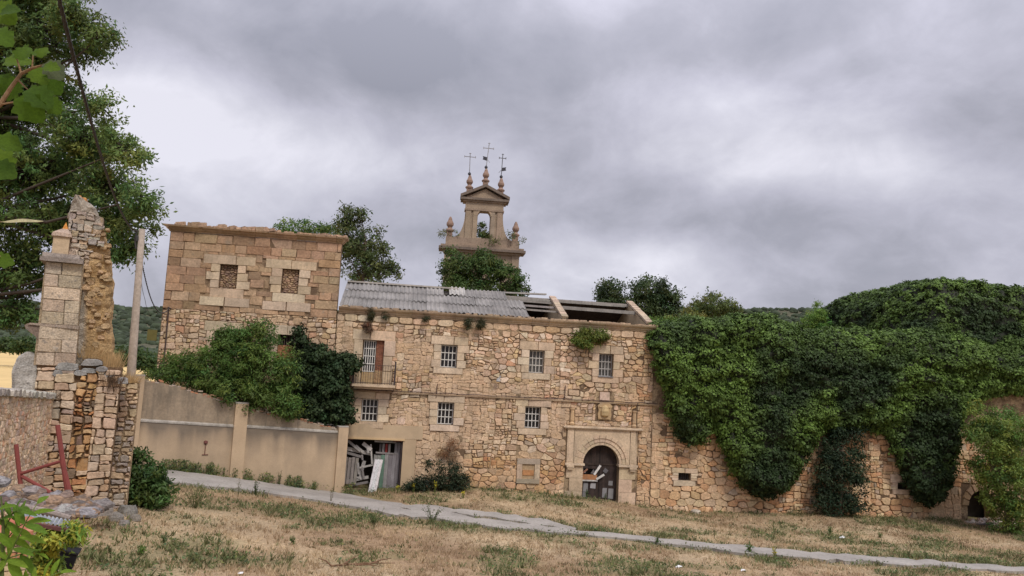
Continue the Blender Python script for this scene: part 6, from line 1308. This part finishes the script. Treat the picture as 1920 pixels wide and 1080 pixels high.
for a in ((1287, 1003, .55, 'tall seed stalk by the upper edge of the path below the low window', (.09, .10, .04), 3, .06), (1339, 1010, .7, 'pair of thin seed stalks beside the path, below the ivy lobe', (.09, .10, .04), 3, .05), (1365, 1012, .6, 'seed stalk just right of the pair of stalks at the path', (.10, .11, .04), 2, .05), (1380, 1015, .8, 'tallest thin stalk of the row at the path edge', (.10, .11, .04), 2, .05), (1704, 1050, 1.0, 'tall dark seed stalk near the right end of the path', (.07, .07, .03), 3, .06), (1600, 1040, .45, 'small upright weed at the path right of the litter', (.08, .11, .035), 4, .07),
          (478, 930, .75, 'dark leafy weed growing out of the kerb of the path', (.055, .085, .035), 7, .11), (446, 932, .9, 'thin dry weed beside the leafy kerb weed', (.12, .12, .06), 4, .06), (620, 945, .7, 'wiry dry weed at the lower path edge below the wall end', (.13, .11, .06), 6, .05), (1232, 1022, .35, 'low leafy weed bulging over the path', (.06, .10, .03), 8, .13), (1405, 1040, .5, 'broad-leaved green rosette below the path', (.075, .125, .035), 9, .17), (555, 912, .35, 'low rosette of broad grey-green leaves at the wall foot', (.11, .14, .09), 9, .2), (520, 908, .8, 'bushy weed against the plastered wall base', (.08, .10, .04), 9, .09), (585, 915, .6, 'second bushy weed against the wall base near its right pilaster', (.10, .12, .04), 9, .09), (385, 888, .6, 'pale weed at the foot of the wall under the iron hook', (.12, .13, .06), 6, .07),
          (548, 1020, .3, 'small isolated green tuft in the dry grass, lower centre-left', (.08, .12, .035), 8, .1), (308, 1020, .35, 'dark little tuft in the dry grass at lower left', (.06, .09, .03), 7, .09), (265, 1042, .25, 'flat bright green tuft in the straw near the bottom left', (.09, .16, .03), 9, .1), (1556, 1003, .5, 'light green tuft to the left of the white scrap', (.11, .16, .05), 8, .12), (1650, 1010, .35, 'grass-green tuft midway between white scrap and yellow bush', (.09, .13, .04), 8, .1), (1100, 935, .7, 'leafy weed standing before the portal door', (.075, .11, .04), 8, .1), (1135, 940, .6, 'feathery weed at the right side of the portal threshold', (.085, .11, .05), 7, .08), (1072, 938, .55, 'yellowish weed left of the portal', (.16, .17, .05), 7, .08)):
    weed(*a, **({'foot': YF.world(YF.on(a[0], a[1])[0], -.34, tz(*YF.world(YF.on(a[0], a[1])[0], -.34, 0).xy)+.06)} if 'wall' in a[3] and a[0] < 620 and a[1] < 925 else {}))
for px, py, h, l in ((745, 925, .5, 'yellow-flowered mullein leftmost in front of the broken gate'), (775, 925, .6, 'yellow-flowered mullein beside the bramble heap'), (815, 930, .75, 'tallest yellow mullein spike below the bramble heap'), (868, 935, .45, 'short yellow mullein right of the bramble heap'), (1452, 1050, .5, 'bright yellow flowering weed at the lower path edge')):
    weed(px, py, h, l, (.13, .16, .05), 4, .1, .35, (.55, .48, .06), .07, name='flowering_weed')
pf = gnd(365, 952); weed(365, 955, .9, 'big loose pale-green weed clump left of the path bend', (.11, .12, .05), 14, .08, .3, None, .5)
weed(810, 980, .8, 'tall dense green weed clump below the path fork', (.075, .10, .04), 16, .09, .3, None, .6); weed(700, 985, .7, 'dense weed clump left of the tall one below the path fork', (.07, .10, .035), 16, .09, .3, None, .55)
for px, py, s, l in ((1580, 1010, .30, 'crumpled white scrap lying in the dry grass right of centre'), (1272, 1066, .22, 'white scrap near the bottom edge below the path'), (1394, 1072, .16, 'smaller pale stone-like scrap at the bottom edge'), (450, 1078, .12, 'tiny white scrap at the bottom edge, left half')):
    p = gnd(px, py); o = empty('litter', p+Vector((0, 0, .03)), random.random(), l, 'litter', 'white scraps in the grass'); m = MB(); n = 8; vs = [(s*math.cos(2*math.pi*a/n)*random.uniform(.6, 1), .5*s*math.sin(2*math.pi*a/n)*random.uniform(.6, 1), random.uniform(0, .05)) for a in range(n)]+[(0, 0, .12*s/.3)]
    m.add(vs, [(i, (i+1) % n, n) for i in range(n)], (.72, .72, .72)); m.build('scrap', PAINT, o)
p = gnd(640, 1065); o = empty('dead_branch', p, .2, 'brown dead branch lying in the straw at the bottom centre', 'branch'); m = MB()
for a, b in (((-.3, 0, .05), (1.6, .2, .08)), ((0, 0, .05), (.5, .5, .25)), ((.4, .05, .06), (1.1, -.35, .12)), ((-.3, 0, .05), (-.7, .25, .2)), ((.2, .02, .06), (.05, -.3, .2)), ((.8, .1, .07), (1.5, .5, .15))): m.tube([a, tuple((x+y)/2+.03 for x, y in zip(a, b)), b], [.03, .022, .01], 5, (.17, .10, .06))
m.build('wood', BARK, o)
x, z = FAC.on(1322, 962, -.9); 
for px, py, s, l in ((1320, 958, .2, 'pale stone block lying at the foot of the ruined wall below the window'), (1305, 962, .3, 'flat grey stone beside the pale block at the wall foot')):
    q = gnd(px, py); o = empty('loose_stone', q, .2, l, 'stone'); m = MB(); m.lathe(0, 0, [(s, -.05), (s*1.05, s*.35), (s*.7, s*.6)], 7, (.50, .44, .36)); m.build('stone_body', LICHEN, o)
# rubble heap spilling out of the arch
q = FAC.world(24.9, -.9, tz(*FAC.world(24.9, -.9, 0).xy)); o = empty('rubble_heap', q, FAC.yaw, 'heap of pale rubble and grit spilling from the dark arch', 'rubble'); m = MB(); rh = random.Random(2)
for i in range(110):
    a = rh.uniform(0, 2*math.pi); r = rh.random()**.6; x, y = 1.7*r*math.cos(a), .9*r*math.sin(a); s = rh.uniform(.05, .16); h = .38*(1-r); m.lathe(x, y, [(s, h-.12), (s*1.05, h), (s*.5, h+s*.7)], rh.choice([5, 6, 7]), tint(rh.choice([(.46, .38, .33), (.52, .45, .40), (.42, .28, .2)]), .15))
m.build('stones', LICHEN, o, kind='stuff')
m = MB(); n = 14; vs = [(1.8*math.cos(2*math.pi*a/n), 1.0*math.sin(2*math.pi*a/n), -.12) for a in range(n)]+[(0, .1, .34)]; m.add(vs, [(i, (i+1) % n, n) for i in range(n)], (.46, .38, .33)); m.build('grit', CONCRETE, o)
for s, y, t in ((.1, -.75, .1), (-.3, -.85, -.15)): MB().bar((-1.5+s, y, .1), (-.6+s, y+t, .16), .16, .05, (.14, .13, .13)).build('board', WOODGREY, o)
